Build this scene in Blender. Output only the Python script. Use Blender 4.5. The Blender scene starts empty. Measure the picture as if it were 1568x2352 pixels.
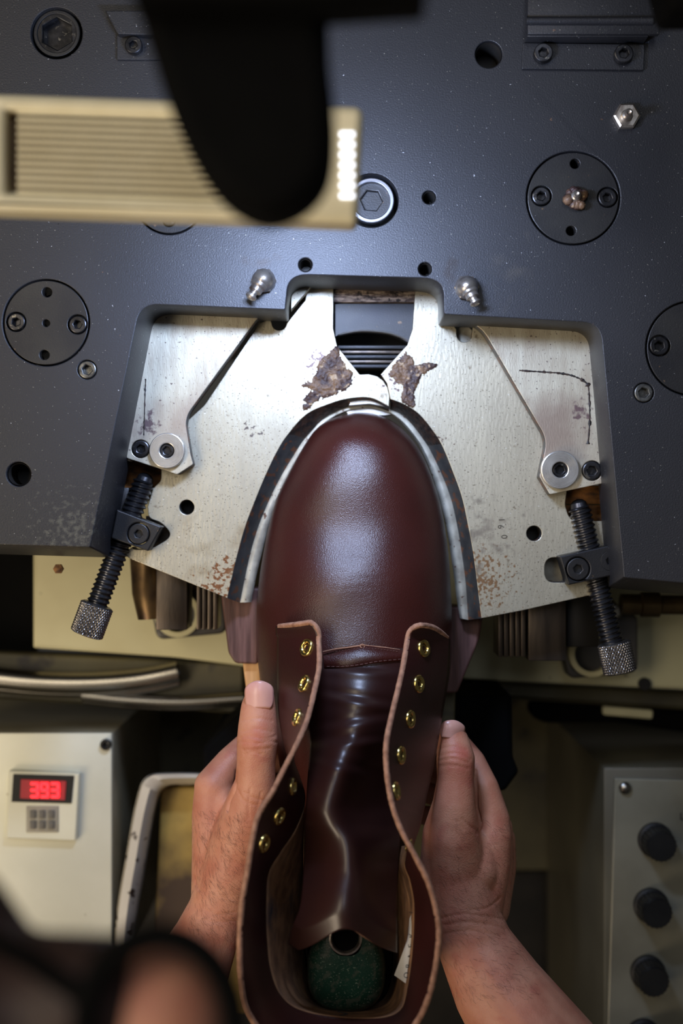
import bpy, bmesh, math, random
from mathutils import Vector, Matrix, noise
random.seed(7)
PI = math.pi
C = bpy.context.scene.collection
sc = bpy.context.scene

# ------------------------------------------------------------------ camera, world, exposure
S = 0.00025          # metres per photograph pixel on the plane z = 0 (face of the black plate)
H = 0.80             # camera height above that plane, looking straight down
cam_d = bpy.data.cameras.new('camera'); cam = bpy.data.objects.new('camera', cam_d); C.objects.link(cam)
cam.location = (0, 0, H)
cam_d.sensor_fit = 'VERTICAL'; cam_d.sensor_height = 36.0; cam_d.lens = 36.0 * H / (2352 * S)
cam_d.clip_start = 0.02; cam_d.clip_end = 20
cam_d.dof.use_dof = True; cam_d.dof.focus_distance = 0.815; cam_d.dof.aperture_fstop = 3.8
sc.camera = cam
w = bpy.data.worlds.new('workshop'); sc.world = w; w.use_nodes = True
bg = w.node_tree.nodes['Background']; bg.inputs[0].default_value = (1.0, 0.96, 0.88, 1); bg.inputs[1].default_value = 0.04
sc.view_settings.view_transform = 'Standard'; sc.view_settings.look = 'None'
sc.view_settings.gamma = 1; sc.view_settings.use_curve_mapping = False
sc.view_settings.exposure = 0.0

def area(name, loc, target, sx, sy, power, col):
    d = bpy.data.lights.new(name, 'AREA'); d.shape = 'RECTANGLE'; d.size = sx; d.size_y = sy
    d.energy = power; d.color = col
    o = bpy.data.objects.new(name, d); C.objects.link(o); o.location = loc
    o.rotation_euler = (Vector(target) - Vector(loc)).to_track_quat('-Z', 'Y').to_euler()
    return o
area('ceiling_tube_warm', (-0.95, 0.15, 1.75), (-0.10, -0.08, 0), 1.2, 0.60, 12.5, (1.0, 0.86, 0.66))
area('ceiling_tube_cool', (0.10, 0.62, 1.70), (0, 0.05, 0), 0.30, 0.8, 3.5, (0.80, 0.86, 1.0))
area('warm_fill_lower_left', (-1.3, -1.0, 1.1), (-0.05, -0.1, 0), 0.6, 0.8, 16, (1.0, 0.82, 0.60))  # unseen warm fill from lower left, strengthened to lift hands and cream panel

# ------------------------------------------------------------------ helpers
def P(px, py, z=0.0):
    k = S * (H - z) / H
    return Vector(((px - 784) * k, (1176 - py) * k, z))
def K(z=0.0): return S * (H - z) / H

def nt(name):
    m = bpy.data.materials.new(name); m.use_nodes = True
    return m, m.node_tree, m.node_tree.nodes['Principled BSDF']
def lin(c): return tuple(((v / 255) / 12.92 if v / 255 <= .04045 else ((v / 255 + .055) / 1.055) ** 2.4) for v in c) + (1,)
def mat(name, c, c2=None, rough=.5, metal=0., nscale=60, lo=.35, hi=.65, bump=0., bscale=400, stretch=None,
        specks=None, spots=None, rvar=0., coat=0., sss=0., spec=.5, detail=6):
    """colour c varied to c2 by noise; specks/spots = list of (colour, scale, threshold, softness)"""
    m, t, b = nt(name); N = t.nodes; L = t.links
    tc = N.new('ShaderNodeNewGeometry'); src = tc.outputs['Position']
    mp = N.new('ShaderNodeMapping'); L.new(src, mp.inputs[0])
    if stretch: mp.inputs['Scale'].default_value = stretch
    col = None
    n1 = N.new('ShaderNodeTexNoise'); n1.inputs['Scale'].default_value = nscale; n1.inputs['Detail'].default_value = detail
    L.new(mp.outputs[0], n1.inputs[0])
    mr = N.new('ShaderNodeMapRange'); mr.inputs[1].default_value = lo; mr.inputs[2].default_value = hi
    L.new(n1.outputs[0], mr.inputs[0])
    mx = N.new('ShaderNodeMix'); mx.data_type = 'RGBA'
    mx.inputs[6].default_value = c; mx.inputs[7].default_value = c2 or c
    L.new(mr.outputs[0], mx.inputs[0]); col = mx.outputs[2]
    for (cc, s_, th, so) in (specks or []):
        v = N.new('ShaderNodeTexNoise'); v.inputs['Scale'].default_value = s_; v.inputs['Detail'].default_value = 3
        L.new(src, v.inputs[0])
        r = N.new('ShaderNodeMapRange'); r.inputs[1].default_value = th; r.inputs[2].default_value = th + so
        L.new(v.outputs[0], r.inputs[0])
        x = N.new('ShaderNodeMix'); x.data_type = 'RGBA'; L.new(col, x.inputs[6]); x.inputs[7].default_value = cc
        L.new(r.outputs[0], x.inputs[0]); col = x.outputs[2]
    # spots: (colour, scale, threshold, softness, region centre px, radius m)
    for (cc, s_, th, so, ctr, rad) in (spots or []):
        v = N.new('ShaderNodeTexNoise'); v.inputs['Scale'].default_value = s_; v.inputs['Detail'].default_value = 8
        L.new(src, v.inputs[0])
        d = N.new('ShaderNodeVectorMath'); d.operation = 'DISTANCE'; L.new(src, d.inputs[0]); d.inputs[1].default_value = ctr
        dm = N.new('ShaderNodeMapRange'); dm.inputs[1].default_value = 0; dm.inputs[2].default_value = rad
        dm.inputs[3].default_value = .12; dm.inputs[4].default_value = -.25; L.new(d.outputs['Value'], dm.inputs[0])
        ad = N.new('ShaderNodeMath'); ad.operation = 'ADD'; L.new(v.outputs[0], ad.inputs[0]); L.new(dm.outputs[0], ad.inputs[1])
        r = N.new('ShaderNodeMapRange'); r.inputs[1].default_value = th; r.inputs[2].default_value = th + so
        L.new(ad.outputs[0], r.inputs[0])
        x = N.new('ShaderNodeMix'); x.data_type = 'RGBA'; L.new(col, x.inputs[6]); x.inputs[7].default_value = cc
        L.new(r.outputs[0], x.inputs[0]); col = x.outputs[2]
    L.new(col, b.inputs['Base Color'])
    b.inputs['Roughness'].default_value = rough; b.inputs['Metallic'].default_value = metal
    b.inputs['Specular IOR Level'].default_value = spec
    if rvar:
        r = N.new('ShaderNodeMapRange'); r.inputs[3].default_value = rough - rvar; r.inputs[4].default_value = rough + rvar
        r.inputs[1].default_value = .3; r.inputs[2].default_value = .7
        L.new(n1.outputs[0], r.inputs[0]); L.new(r.outputs[0], b.inputs['Roughness'])
    if bump:
        v = N.new('ShaderNodeTexNoise'); v.inputs['Scale'].default_value = bscale; v.inputs['Detail'].default_value = 4
        L.new(mp.outputs[0], v.inputs[0])
        bp = N.new('ShaderNodeBump'); bp.inputs['Strength'].default_value = bump; bp.inputs['Distance'].default_value = .0006
        L.new(v.outputs[0], bp.inputs['Height']); L.new(bp.outputs[0], b.inputs['Normal'])
    if coat: b.inputs['Coat Weight'].default_value = coat; b.inputs['Coat Roughness'].default_value = .25
    if sss:
        b.inputs['Subsurface Weight'].default_value = sss
        b.inputs['Subsurface Radius'].default_value = (1, .35, .2); b.inputs['Subsurface Scale'].default_value = .006
    return m
def emit(name, c, e):
    m, t, b = nt(name); b.inputs['Base Color'].default_value = c
    b.inputs['Emission Color'].default_value = c; b.inputs['Emission Strength'].default_value = e
    return m

class MB:
    def __init__(s): s.v = []; s.f = []; s.m = []
    def add(s, vs, fs, mi=0):
        o = len(s.v); s.v += [Vector(v) for v in vs]
        for f in fs: s.f.append([i + o for i in f]); s.m.append(mi)
    def mesh(s, name='m', smooth=35, mats=()):
        me = bpy.data.meshes.new(name); me.from_pydata([tuple(v) for v in s.v], [], s.f)
        for m in mats: me.materials.append(m)
        for i, p in enumerate(me.polygons): p.material_index = s.m[i]
        bm = bmesh.new(); bm.from_mesh(me); bmesh.ops.recalc_face_normals(bm, faces=bm.faces); bm.to_mesh(me); bm.free()
        fin(me, smooth); return me
    def addmesh(s, me, mi=0, M=None):
        s.add([(M @ v.co if M else v.co.copy()) for v in me.vertices], [list(p.vertices) for p in me.polygons], mi)
    def box(s, x0, x1, y0, y1, z0, z1, mi=0, bev=0.0):
        bm = bmesh.new(); bmesh.ops.create_cube(bm, size=1)
        for v in bm.verts:
            v.co = Vector((x0 + (v.co.x + .5) * (x1 - x0), y0 + (v.co.y + .5) * (y1 - y0), z0 + (v.co.z + .5) * (z1 - z0)))
        if bev: bmesh.ops.bevel(bm, geom=bm.edges[:], offset=bev, segments=2, affect='EDGES', profile=.5)
        bm.verts.index_update()
        s.add([v.co.copy() for v in bm.verts], [[v.index for v in f.verts] for f in bm.faces], mi); bm.free()
    def pbox(s, px0, py0, px1, py1, z, th, mi=0, bev=0.0):
        a = P(px0, py0, z); b = P(px1, py1, z); s.box(a.x, b.x, b.y, a.y, z - th, z, mi, bev)
    def lathe(s, prof, M=Matrix(), n=32, mi=0, cap=True):
        vs = []; fs = []
        for (r, z) in prof:
            for j in range(n): vs.append(M @ Vector((r * math.cos(2 * PI * j / n), r * math.sin(2 * PI * j / n), z)))
        for i in range(len(prof) - 1):
            for j in range(n): fs.append([i * n + j, i * n + (j + 1) % n, (i + 1) * n + (j + 1) % n, (i + 1) * n + j])
        if cap: fs.append(list(range(n))); fs.append([(len(prof) - 1) * n + j for j in range(n)])
        s.add(vs, fs, mi)
    def grid(s, rows, mi=0, closed=False):
        n = len(rows[0]); vs = [v for r in rows for v in r]; fs = []
        for i in range(len(rows) - 1):
            for j in range(n if closed else n - 1):
                fs.append([i * n + j, i * n + (j + 1) % n, (i + 1) * n + (j + 1) % n, (i + 1) * n + j])
        s.add(vs, fs, mi)
def fin(me, ang=35):
    me.shade_smooth()
    if ang < 180: me.set_sharp_from_angle(angle=math.radians(ang))

def obj(name, me, m=None, parent=None, label=None, cat=None, group=None, kind=None):
    if m is not None:
        if not len(me.materials): me.materials.append(m)
    o = bpy.data.objects.new(name, me); C.objects.link(o)
    if parent is not None:
        off = Vector((0, 0, 0)); q = parent
        while q: off += q.location; q = q.parent
        me.transform(Matrix.Translation(-off)); o.parent = parent
    else:
        bb = [Vector(c) for c in o.bound_box]
        me_min = Vector((min(b.x for b in bb), min(b.y for b in bb), min(b.z for b in bb)))
        me_max = Vector((max(b.x for b in bb), max(b.y for b in bb), max(b.z for b in bb)))
        ctr = Vector(((me_min.x + me_max.x) / 2, (me_min.y + me_max.y) / 2, me_min.z))
        if kind != 'structure' and not name == 'wiper_plate':
            me.transform(Matrix.Translation(-ctr)); o.location = ctr
    if label: o['label'] = label
    if cat: o['category'] = cat
    if group: o['group'] = group
    if kind: o['kind'] = kind
    return o
def thing(name, label, cat, loc, group=None):
    o = bpy.data.objects.new(name, None); C.objects.link(o); o.location = loc; o.empty_display_size = .01
    o['label'] = label; o['category'] = cat
    if group: o['group'] = group
    return o

def circ(cx, cy, r, n=40, a0=0, ry=None):
    return [(cx + r * math.cos(2 * PI * i / n + a0), cy + (ry or r) * math.sin(2 * PI * i / n + a0)) for i in range(n)]
def hexa(cx, cy, r, a=0.0): return circ(cx, cy, r, 6, a)
def rnd(pts, rad=10, n=6):
    """round polygon corners; a point may carry its own radius as third value"""
    out = []; N = len(pts)
    for i in range(N):
        p = Vector(pts[i][:2]); r = pts[i][2] if len(pts[i]) > 2 else rad
        a = Vector(pts[i - 1][:2]); b = Vector(pts[(i + 1) % N][:2])
        if r <= 0: out.append(tuple(p)); continue
        da = (a - p); db = (b - p); la = min(r, da.length * .45); lb = min(r, db.length * .45)
        p0 = p + da.normalized() * la; p1 = p + db.normalized() * lb
        for k in range(n + 1):
            t = k / n; out.append(tuple(p0 * (1 - t) ** 2 + p * 2 * t * (1 - t) + p1 * t * t))
    return out
def catmull(pts, n=8, closed=False):
    out = []; N = len(pts); V = [Vector(p) for p in pts]
    rng = range(N if closed else N - 1)
    for i in rng:
        p0 = V[i - 1] if (i > 0 or closed) else V[i]; p1 = V[i]; p2 = V[(i + 1) % N]
        p3 = V[(i + 2) % N] if (i + 2 < N or closed) else p2
        for k in range(n):
            t = k / n
            out.append(.5 * ((2 * p1) + (p2 - p0) * t + (2 * p0 - 5 * p1 + 4 * p2 - p3) * t * t + (3 * p1 - p0 - 3 * p2 + p3) * t ** 3))
    if not closed: out.append(V[-1].copy())
    return out
def flat(loops, z, th, bev=.0004, world=False):
    """solid plate from 2D loops (photo px at height z), first the outline then holes"""
    cu = bpy.data.curves.new('c', 'CURVE'); cu.dimensions = '2D'; cu.fill_mode = 'BOTH'
    cu.extrude = th / 2 - bev; cu.bevel_depth = bev; cu.bevel_resolution = 2 if bev > .0008 else 1; cu.offset = -bev
    for lp in loops:
        sp = cu.splines.new('POLY'); sp.points.add(len(lp) - 1); sp.use_cyclic_u = True
        for i, p in enumerate(lp):
            q = Vector((p[0], p[1], 0)) if world else P(p[0], p[1], z)
            sp.points[i].co = (q.x, q.y, 0, 1)
    ob = bpy.data.objects.new('c', cu); C.objects.link(ob)
    dg = bpy.context.evaluated_depsgraph_get(); dg.update()
    me = bpy.data.meshes.new_from_object(ob.evaluated_get(dg)); me.transform(Matrix.Translation((0, 0, z - th / 2)))
    bpy.data.objects.remove(ob); bpy.data.curves.remove(cu)
    me.materials.clear(); fin(me, 40); return me
def text_mesh(body, loc, size, rot=0., ext=.0002, flipx=False):
    cu = bpy.data.curves.new('t', 'FONT'); cu.body = body; cu.size = size; cu.extrude = ext; cu.align_x = 'CENTER'; cu.align_y = 'CENTER'
    ob = bpy.data.objects.new('t', cu); C.objects.link(ob)
    dg = bpy.context.evaluated_depsgraph_get(); dg.update()
    me = bpy.data.meshes.new_from_object(ob.evaluated_get(dg))
    me.transform(Matrix.Translation(loc) @ Matrix.Rotation(rot, 4, 'Z')); bpy.data.objects.remove(ob); bpy.data.curves.remove(cu)
    me.materials.clear(); return me
def axis(a, b):
    d = (b - a); return Matrix.Translation(a) @ d.to_track_quat('Z', 'Y').to_matrix().to_4x4(), d.length
def lerp(x, xs, ys):
    n = len(xs)
    if x <= xs[0]: return ys[0]
    if x >= xs[-1]: return ys[-1]
    i = 0
    while x > xs[i + 1]: i += 1
    d = [(ys[k + 1] - ys[k]) / (xs[k + 1] - xs[k]) for k in range(n - 1)]
    def m(k):
        if k == 0: return d[0]
        if k == n - 1: return d[-1]
        return 0 if d[k - 1] * d[k] <= 0 else 2 * d[k - 1] * d[k] / (d[k - 1] + d[k]) * .5 + (d[k - 1] + d[k]) * .25
    h = xs[i + 1] - xs[i]; t = (x - xs[i]) / h
    return (2 * t ** 3 - 3 * t * t + 1) * ys[i] + (t ** 3 - 2 * t * t + t) * h * m(i) + (3 * t * t - 2 * t ** 3) * ys[i + 1] + (t ** 3 - t * t) * h * m(i + 1)
def lerp_old(x, xs, ys):
    if x <= xs[0]: return ys[0]
    for i in range(len(xs) - 1):
        if x <= xs[i + 1]:
            t = (x - xs[i]) / (xs[i + 1] - xs[i]); t = t * t * (3 - 2 * t) * .35 + t * .65
            return ys[i] + (ys[i + 1] - ys[i]) * t
    return ys[-1]

# ------------------------------------------------------------------ materials
M_black = mat('blackened_steel_plate', (.018, .019, .023, 1), (.028, .028, .032, 1), .47, .35, 7, .3, .7, .3, 1100, rvar=.05, spec=.55,
    specks=[((.34, .35, .37, 1), 520, .728, .01), ((.004, .004, .004, 1), 330, .735, .03), ((.20, .19, .16, 1), 800, .70, .02), ((.10, .06, .04, 1), 170, .74, .03)],
    spots=[((.075, .075, .065, 1), 300, .52, .2, (-.155, -.012, 0), .055), ((.05, .045, .04, 1), 60, .5, .3, (.095, .138, 0), .035),
           ((.018, .014, .014, 1), 120, .47, .2, (-.046, .138, 0), .020), ((.018, .014, .014, 1), 120, .47, .2, (.066, .138, 0), .020)])
M_wall = M_black
M_disc = mat('dark_steel_disc', (.020, .020, .023, 1), (.034, .033, .032, 1), .44, .6, 25, bump=.15, bscale=1200, specks=[((.12, .08, .05, 1), 220, .70, .05), ((.2, .2, .2, 1), 700, .74, .02)])
M_bolt = mat('oily_black_screw', (.020, .020, .022, 1), (.05, .05, .055, 1), .30, .85, 120, bump=.1, specks=[((.16, .15, .13, 1), 300, .62, .08)])
M_boltl = mat('worn_steel_screw', (.16, .16, .15, 1), (.06, .06, .06, 1), .35, .85, 250, bump=.2)
M_steel = mat('brushed_cream_steel', (.55, .51, .39, 1), (.36, .325, .245, 1), .40, .55, 34, .28, .72, .22, 420, stretch=(1.6, .5, 1), rvar=.07,
    specks=[((.13, .11, .08, 1), 1000, .645, .03), ((.24, .20, .14, 1), 260, .66, .10), ((.66, .65, .60, 1), 700, .68, .03)],
    spots=[((.20, .085, .035, 1), 330, .535, .05, (-.066, -.045, -.055), .040), ((.24, .14, .07, 1), 420, .545, .06, (.084, -.042, -.055), .050),
           ((.30, .24, .15, 1), 60, .50, .25, (-.075, -.02, -.055), .05), ((.11, .07, .055, 1), 300, .585, .04, (.056, .036, -.055), .028),
           ((.10, .065, .06, 1), 420, .575, .04, (-.012, .092, -.055), .030), ((.10, .065, .06, 1), 420, .585, .04, (.034, .082, -.055), .024),
           ((.10, .08, .07, 1), 300, .60, .05, (-.052, .050, -.055), .020), ((.26, .23, .18, 1), 120, .52, .15, (.084, -.012, -.055), .05)])
M_cover = mat('stained_cream_steel', (.54, .51, .40, 1), (.38, .33, .25, 1), .45, .4, 60, .35, .7, .2, 500, stretch=(2.6, .6, 1), specks=[((.12, .09, .08, 1), 600, .64, .05)],
    spots=[((.30, .24, .19, 1), 18, .34, .25, (-.096, .052, -.04), .040), ((.29, .23, .18, 1), 18, .34, .25, (.118, .048, -.04), .040), ((.12, .08, .08, 1), 260, .50, .12, (-.117, .052, -.04), .016), ((.14, .09, .09, 1), 260, .51, .12, (.145, .062, -.04), .018)])
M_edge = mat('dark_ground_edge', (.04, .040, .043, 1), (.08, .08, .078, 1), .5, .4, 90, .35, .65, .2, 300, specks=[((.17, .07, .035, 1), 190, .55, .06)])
M_lip = mat('worn_bright_lip', (.50, .48, .40, 1), (.28, .26, .21, 1), .5, .4, 120, .35, .7, .15, 250, specks=[((.12, .07, .05, 1), 260, .64, .05)])
M_bright = mat('turned_bright_steel', (.62, .60, .56, 1), (.50, .48, .45, 1), .30, .85, 90, bump=.08, bscale=600)
M_nip = mat('grimy_zinc', (.55, .50, .44, 1), (.18, .13, .11, 1), .30, .9, 160, .42, .75, .15, 300)
M_rust = mat('rusty_steel', (.10, .055, .035, 1), (.36, .18, .07, 1), .8, .2, 230, .4, .65, .6, 600)
M_rustb = mat('rust_orange', (.32, .13, .03, 1), (.06, .03, .015, 1), .75, .2, 110, .42, .68, .5, 500, stretch=(1, 2, 1))
M_glue = mat('dried_brown_glue', (.040, .020, .018, 1), (.15, .085, .045, 1), .55, 0, 150, .42, .62, .9, 500, specks=[((.34, .24, .14, 1), 260, .62, .06)])
M_tar = mat('black_glue_crust', (.012, .010, .010, 1), (.055, .028, .018, 1), .5, 0, 260, .4, .7, .9, 500)
M_rod = mat('dark_thread_steel', (.10, .10, .11, 1), (.055, .055, .06, 1), .28, .9, 90, bump=.05)
M_knob = mat('knurled_steel', (.24, .225, .21, 1), (.14, .13, .125, 1), .30, .9, 120)
M_cream = mat('cream_machine_paint', lin((222, 216, 174)), lin((206, 198, 156)), .45, 0, 14, bump=.05, specks=[((.12, .09, .05, 1), 90, .72, .05)], spec=.4)
M_olive = mat('olive_machine_paint', lin((104, 98, 70)), lin((62, 57, 40)), .55, 0, 9, specks=[((.03, .025, .02, 1), 40, .60, .1)])
M_lamp = mat('aged_cream_plastic', lin((244, 236, 206)), lin((230, 220, 186)), .5, 0, 30, spec=.4, specks=[((.20, .13, .08, 1), 60, .68, .08)])
M_panel = mat('pale_control_panel', lin((228, 226, 206)), lin((212, 210, 188)), .38, .15, 12, specks=[((.25, .2, .13, 1), 120, .73, .04)])
M_grey = mat('grey_cabinet_side', (.085, .080, .075, 1), (.06, .057, .055, 1), .4, .2, 10)
M_greyr = mat('grey_panel_face', lin((146, 143, 126)), lin((118, 115, 100)), .35, .3, 14, specks=[((.05, .04, .03, 1), 60, .70, .05)])
M_matte = mat('matte_black', (.0025, .0025, .0026, 1), (.004, .004, .004, 1), .85, 0, 20, spec=.05)
M_blackgl = mat('black_plastic', (.006, .006, .0065, 1), (.010, .010, .010, 1), .5, 0, 60, spec=.3)
M_chrome = mat('chromed_steel', (.50, .48, .43, 1), (.34, .32, .28, 1), .27, 1, 10)
M_brass = mat('polished_brass', (.80, .62, .22, 1), (.66, .48, .15, 1), .22, 1, 200)
M_leather = mat('burgundy_leather', (.050, .0105, .0075, 1), (.036, .0080, .0060, 1), .31, 0, 22, .3, .7, .40, 1500, rvar=.02, spec=.62, coat=.0, detail=4)
M_tongue = mat('glossy_burgundy_leather', (.030, .0080, .0060, 1), (.020, .0060, .005, 1), .40, 0, 22, .3, .7, .10, 1500, spec=.6, coat=.12)
M_facing = mat('dark_burgundy_leather', (.036, .0075, .006, 1), (.026, .006, .005, 1), .36, 0, 40, .3, .7, .2, 1300, spec=.5)
M_raw = mat('raw_leather_edge', lin((172, 128, 102)), lin((140, 100, 78)), .85, 0, 260, .35, .65, .7, 700, stretch=(1, 1, 1))
M_suede = mat('tan_suede_lining', lin((150, 112, 80)), lin((112, 82, 60)), .95, 0, 90, .35, .65, .6, 2200, specks=[((.05, .045, .05, 1), 38, .60, .2)], spec=.15)
M_thread = mat('brown_thread', (.10, .035, .025, 1), (.06, .02, .015, 1), .7)
M_last = mat('green_last_plastic', (.006, .030, .020, 1), (.010, .042, .028, 1), .38, 0, 60, bump=.3, bscale=900, specks=[((.13, .17, .13, 1), 900, .62, .05), ((.045, .06, .045, 1), 260, .52, .12)])
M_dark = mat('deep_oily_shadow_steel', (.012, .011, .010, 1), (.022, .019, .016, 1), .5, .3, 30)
M_skin = mat('skin', lin((206, 146, 118)), lin((186, 118, 94)), .46, 0, 55, .35, .68, .40, 1100, sss=.12, spec=.4,
    specks=[(lin((178, 98, 84)), 45, .60, .2)],
    spots=[(lin((192, 102, 88)), 30, .42, .3, tuple(P(590, 1695, 0)), .016), (lin((188, 96, 82)), 30, .42, .3, tuple(P(1060, 1738, -.01)), .018), (lin((192, 104, 90)), 30, .42, .3, tuple(P(455, 1800, -.02)), .018), (lin((188, 100, 84)), 30, .42, .3, tuple(P(1155, 1870, -.02)), .018)])
M_nail = mat('nail', lin((222, 166, 150)), lin((212, 152, 140)), .28, 0, 60, sss=.1, spec=.5)
M_hair = mat('body_hair', (.030, .016, .010, 1), None, .5)
M_shirt = mat('black_shirt', (.008, .008, .009, 1), (.012, .012, .013, 1), .9, 0, 200, bump=.4)
M_pad = mat('brown_rubber_pad', lin((112, 80, 74)), lin((76, 50, 46)), .5, 0, 60, .35, .65, .3, 160, stretch=(6, .5, 1), spec=.35)
M_wood = mat('pale_wood', lin((222, 176, 124)), lin((205, 155, 104)), .6, 0, 90, stretch=(4, .4, 1))
M_yel = mat('ochre_grimy_metal', lin((176, 146, 72)), lin((60, 40, 22)), .6, 0, 14, .36, .56, .2, 90)
M_bsteel = mat('brown_oiled_steel', (.11, .085, .065, 1), (.06, .048, .040, 1), .38, .75, 60, bump=.1, stretch=(3, .4, 1))
M_white = mat('white_tag_paper', lin((225, 220, 212)), None, .8)
M_ink = mat('black_ink', (.01, .01, .012, 1), None, .8)
M_engr = mat('engraved_grime', (.045, .038, .03, 1), None, .5, .4)
M_red = emit('red_led_digits', (1, .02, .03, 1), 2.4)
M_redd = emit('dim_red_window', (.35, .012, .02, 1), .09)
M_slot = emit('lit_louvre', (.86, .90, 1.0, 1), 2.2)
M_tube = emit('lamp_tube', (.72, .82, 1.0, 1), 3.5)

# ------------------------------------------------------------------ floor and machine body
# black slotted deck
ZP = 0.0; TP = .050
out = rnd([(-250, -200, 0), (1850, -200, 0), (1850, 1365, 0), (1432, 1327, 4), (1378, 742, 42), (1020, 722, 5), (1018, 640, 48), (663, 630, 48),
           (655, 712, 5), (322, 698, 42), (207, 1257, 4), (-250, 1243, 0)], 5, 8)
holes = [circ(130, 76, 59), circ(1122, 125, 31), circ(1316, 455, 108, 72), circ(853, 460, 62, 56), circ(985, 453, 15.5), circ(701, 608, 15.5),
         circ(976, 618, 15.5), circ(389, 457, 82, 64), circ(106, 741, 100, 72), circ(200, 849, 22), circ(43, 1089, 28), circ(1592, 800, 110, 72), circ(1478, 902, 23)]
pm = flat([out] + holes, ZP, TP, .0006)
for v in pm.vertices:
    if v.co.z < -TP * .5:
        px = v.co.x / S + 784; py = 1176 - v.co.y / S
        if 190 < px < 640 and 680 < py < 1262: v.co.x += 15 * S * min(1, (640 - px) / 250)
        if py > 1235 and px < 260: v.co.y -= 30 * S
        if py > 1300 and px > 1400: v.co.y -= 34 * S
plate = thing('press_plate', 'huge blackened steel machine plate with notched opening around the boot toe, speckled with dust', 'machine plate', P(784, 300, -TP))
obj('plate_body', pm, M_black, plate)
def socket_screw(px, py, z, r, h, parent, m=M_bolt, hr=.5, name='socket_screw', hx=.25, depth=None):
    b = MB(); dp = depth or h
    b.addmesh(flat([circ(px, py, r, 36), hexa(px, py, r * hr, hx)], z + h, dp, min(.0007, K(z) * r * .12)))
    b.lathe([(r * K(z) * .9, 0), (r * K(z) * .9, -.0006)], Matrix.Translation(P(px, py, z + h - dp * .75 if depth else z + h * .3)), 24)
    return obj(name, b.mesh(smooth=40), m, parent)
def floor_disc(px, py, z, r, parent, name, m): # bottom of a blind hole
    b = MB(); b.lathe([(r * K(z), 0), (r * K(z), -.001)], Matrix.Translation(P(px, py, z)), 36); return obj(name, b.mesh(), m, parent)
# large recessed cap screw, top left
b = MB(); b.addmesh(flat([circ(130, 76, 54, 48), circ(130, 76, 44, 48)], -.003, .006, .0006)); b.lathe([(54 * S, 0), (54 * S, -.001)], Matrix.Translation(P(130, 76, -.012)), 40)
obj('screw_collar', b.mesh(), M_disc, plate)
socket_screw(131, 77, -.0125, 47, .009, plate, M_bolt, .80, 'hex_socket_screw', .5, .009)
b = MB(); b.addmesh(flat([circ(853, 460, 52, 48), circ(853, 460, 42, 48)], -.0015, .008, .0006)); obj('bright_ring', b.mesh(), mat('blued_bright_steel', (.30, .32, .38, 1), (.2, .2, .22, 1), .3, .8), plate)
socket_screw(853, 460, -.012, 46, .006, plate, M_disc, .55, 'hex_socket_screw', .1)
# cover discs let into the deck
def cover_disc(cx, cy, r, scr, hol, sm=M_bolt):
    hs = [circ(x, y, q, 24) for (x, y, q) in hol] + [circ(x, y, q + 2.5, 28) for (x, y, q) in scr]
    d = obj('cover_disc', flat([circ(cx, cy, r - 3.2, 80)] + hs, -.0006, .012, .0005), M_disc, plate)
    for (x, y, q) in scr: socket_screw(x, y, -.0055, q, .0062, d, sm, .48, hx=random.random())
    return d
d1 = cover_disc(1316, 455, 108, [(1243, 450, 21), (1395, 453, 21)], [(1320, 376, 11), (1311, 530, 11)])
d2 = cover_disc(106, 741, 100, [(37, 739, 20), (178, 745, 20)], [(108, 671, 11), (102, 815, 11), (106, 742, 8)])
d3 = cover_disc(389, 457, 82, [(388, 505, 13)], [])
d4 = cover_disc(1592, 800, 110, [(1514, 794, 22)], [])
socket_screw(200, 849, -.006, 20.5, .0065, plate, M_boltl, .55)
socket_screw(1478, 902, -.006, 21.5, .0065, plate, M_boltl, .55)
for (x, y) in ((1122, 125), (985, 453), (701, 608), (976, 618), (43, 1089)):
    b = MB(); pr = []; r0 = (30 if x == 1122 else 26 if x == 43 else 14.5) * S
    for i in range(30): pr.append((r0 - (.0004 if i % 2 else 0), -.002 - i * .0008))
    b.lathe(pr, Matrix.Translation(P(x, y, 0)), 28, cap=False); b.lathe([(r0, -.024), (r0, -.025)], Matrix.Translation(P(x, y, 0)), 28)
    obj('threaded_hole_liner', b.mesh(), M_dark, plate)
def nipple(parent, p, tip, rad, hexr=None, m=M_nip, ball=True):
    """grease nipple: hex foot, round body, necked tip pointing to tip"""
    b = MB()
    if hexr: b.lathe([(hexr, 0), (hexr, .004), (hexr * .85, .0048)], Matrix.Translation(p), 6)
    if ball:
        b.lathe([(rad * 1.05, .0), (rad * 1.1, .003), (rad, .006), (rad * .8, .0095), (rad * .4, .0118), (.0002, .0124)], Matrix.Translation(p), 28)
        p = p + Vector((0, 0, .0065))
    M, Ln = axis(p, tip)
    b.lathe([(rad * .75, 0), (rad * .75, Ln * .38), (rad * .62, Ln * .46), (rad * .62, Ln * .62), (rad * .36, Ln * .68), (rad * .36, Ln * .78), (rad * .52, Ln * .84), (rad * .52, Ln * .93), (rad * .3, Ln), (rad * .1, Ln * .97)], M, 24)
    return obj('grease_nipple', b.mesh(smooth=30), m, parent)
nipple(plate, P(606, 646, 0), P(573, 686, .010), .0062, .0072)
nipple(plate, P(1070, 662, 0), P(1094, 700, .010), .0062, .0072)
nipple(plate, P(1436, 270, 0), P(1444, 258, .016), .0046, .0078, ball=False)
b = MB()
for i in range(26):
    a = random.random() * 6.28; q = random.random() ** .5 * .0052; rr = random.uniform(.0022, .0036)
    b.lathe([(rr * .5, -.001), (rr, 0), (rr * .8, rr * .6), (rr * .2, rr)], Matrix.Translation(P(1322, 455, .0015) + Vector((q * math.cos(a), q * math.sin(a), random.uniform(0, .002)))), 9)
obj('grease_lump', b.mesh(smooth=80), M_glue, d1)
nipple(d1, P(1322, 455, 0), P(1324, 445, .013), .0044, ball=False)
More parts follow.
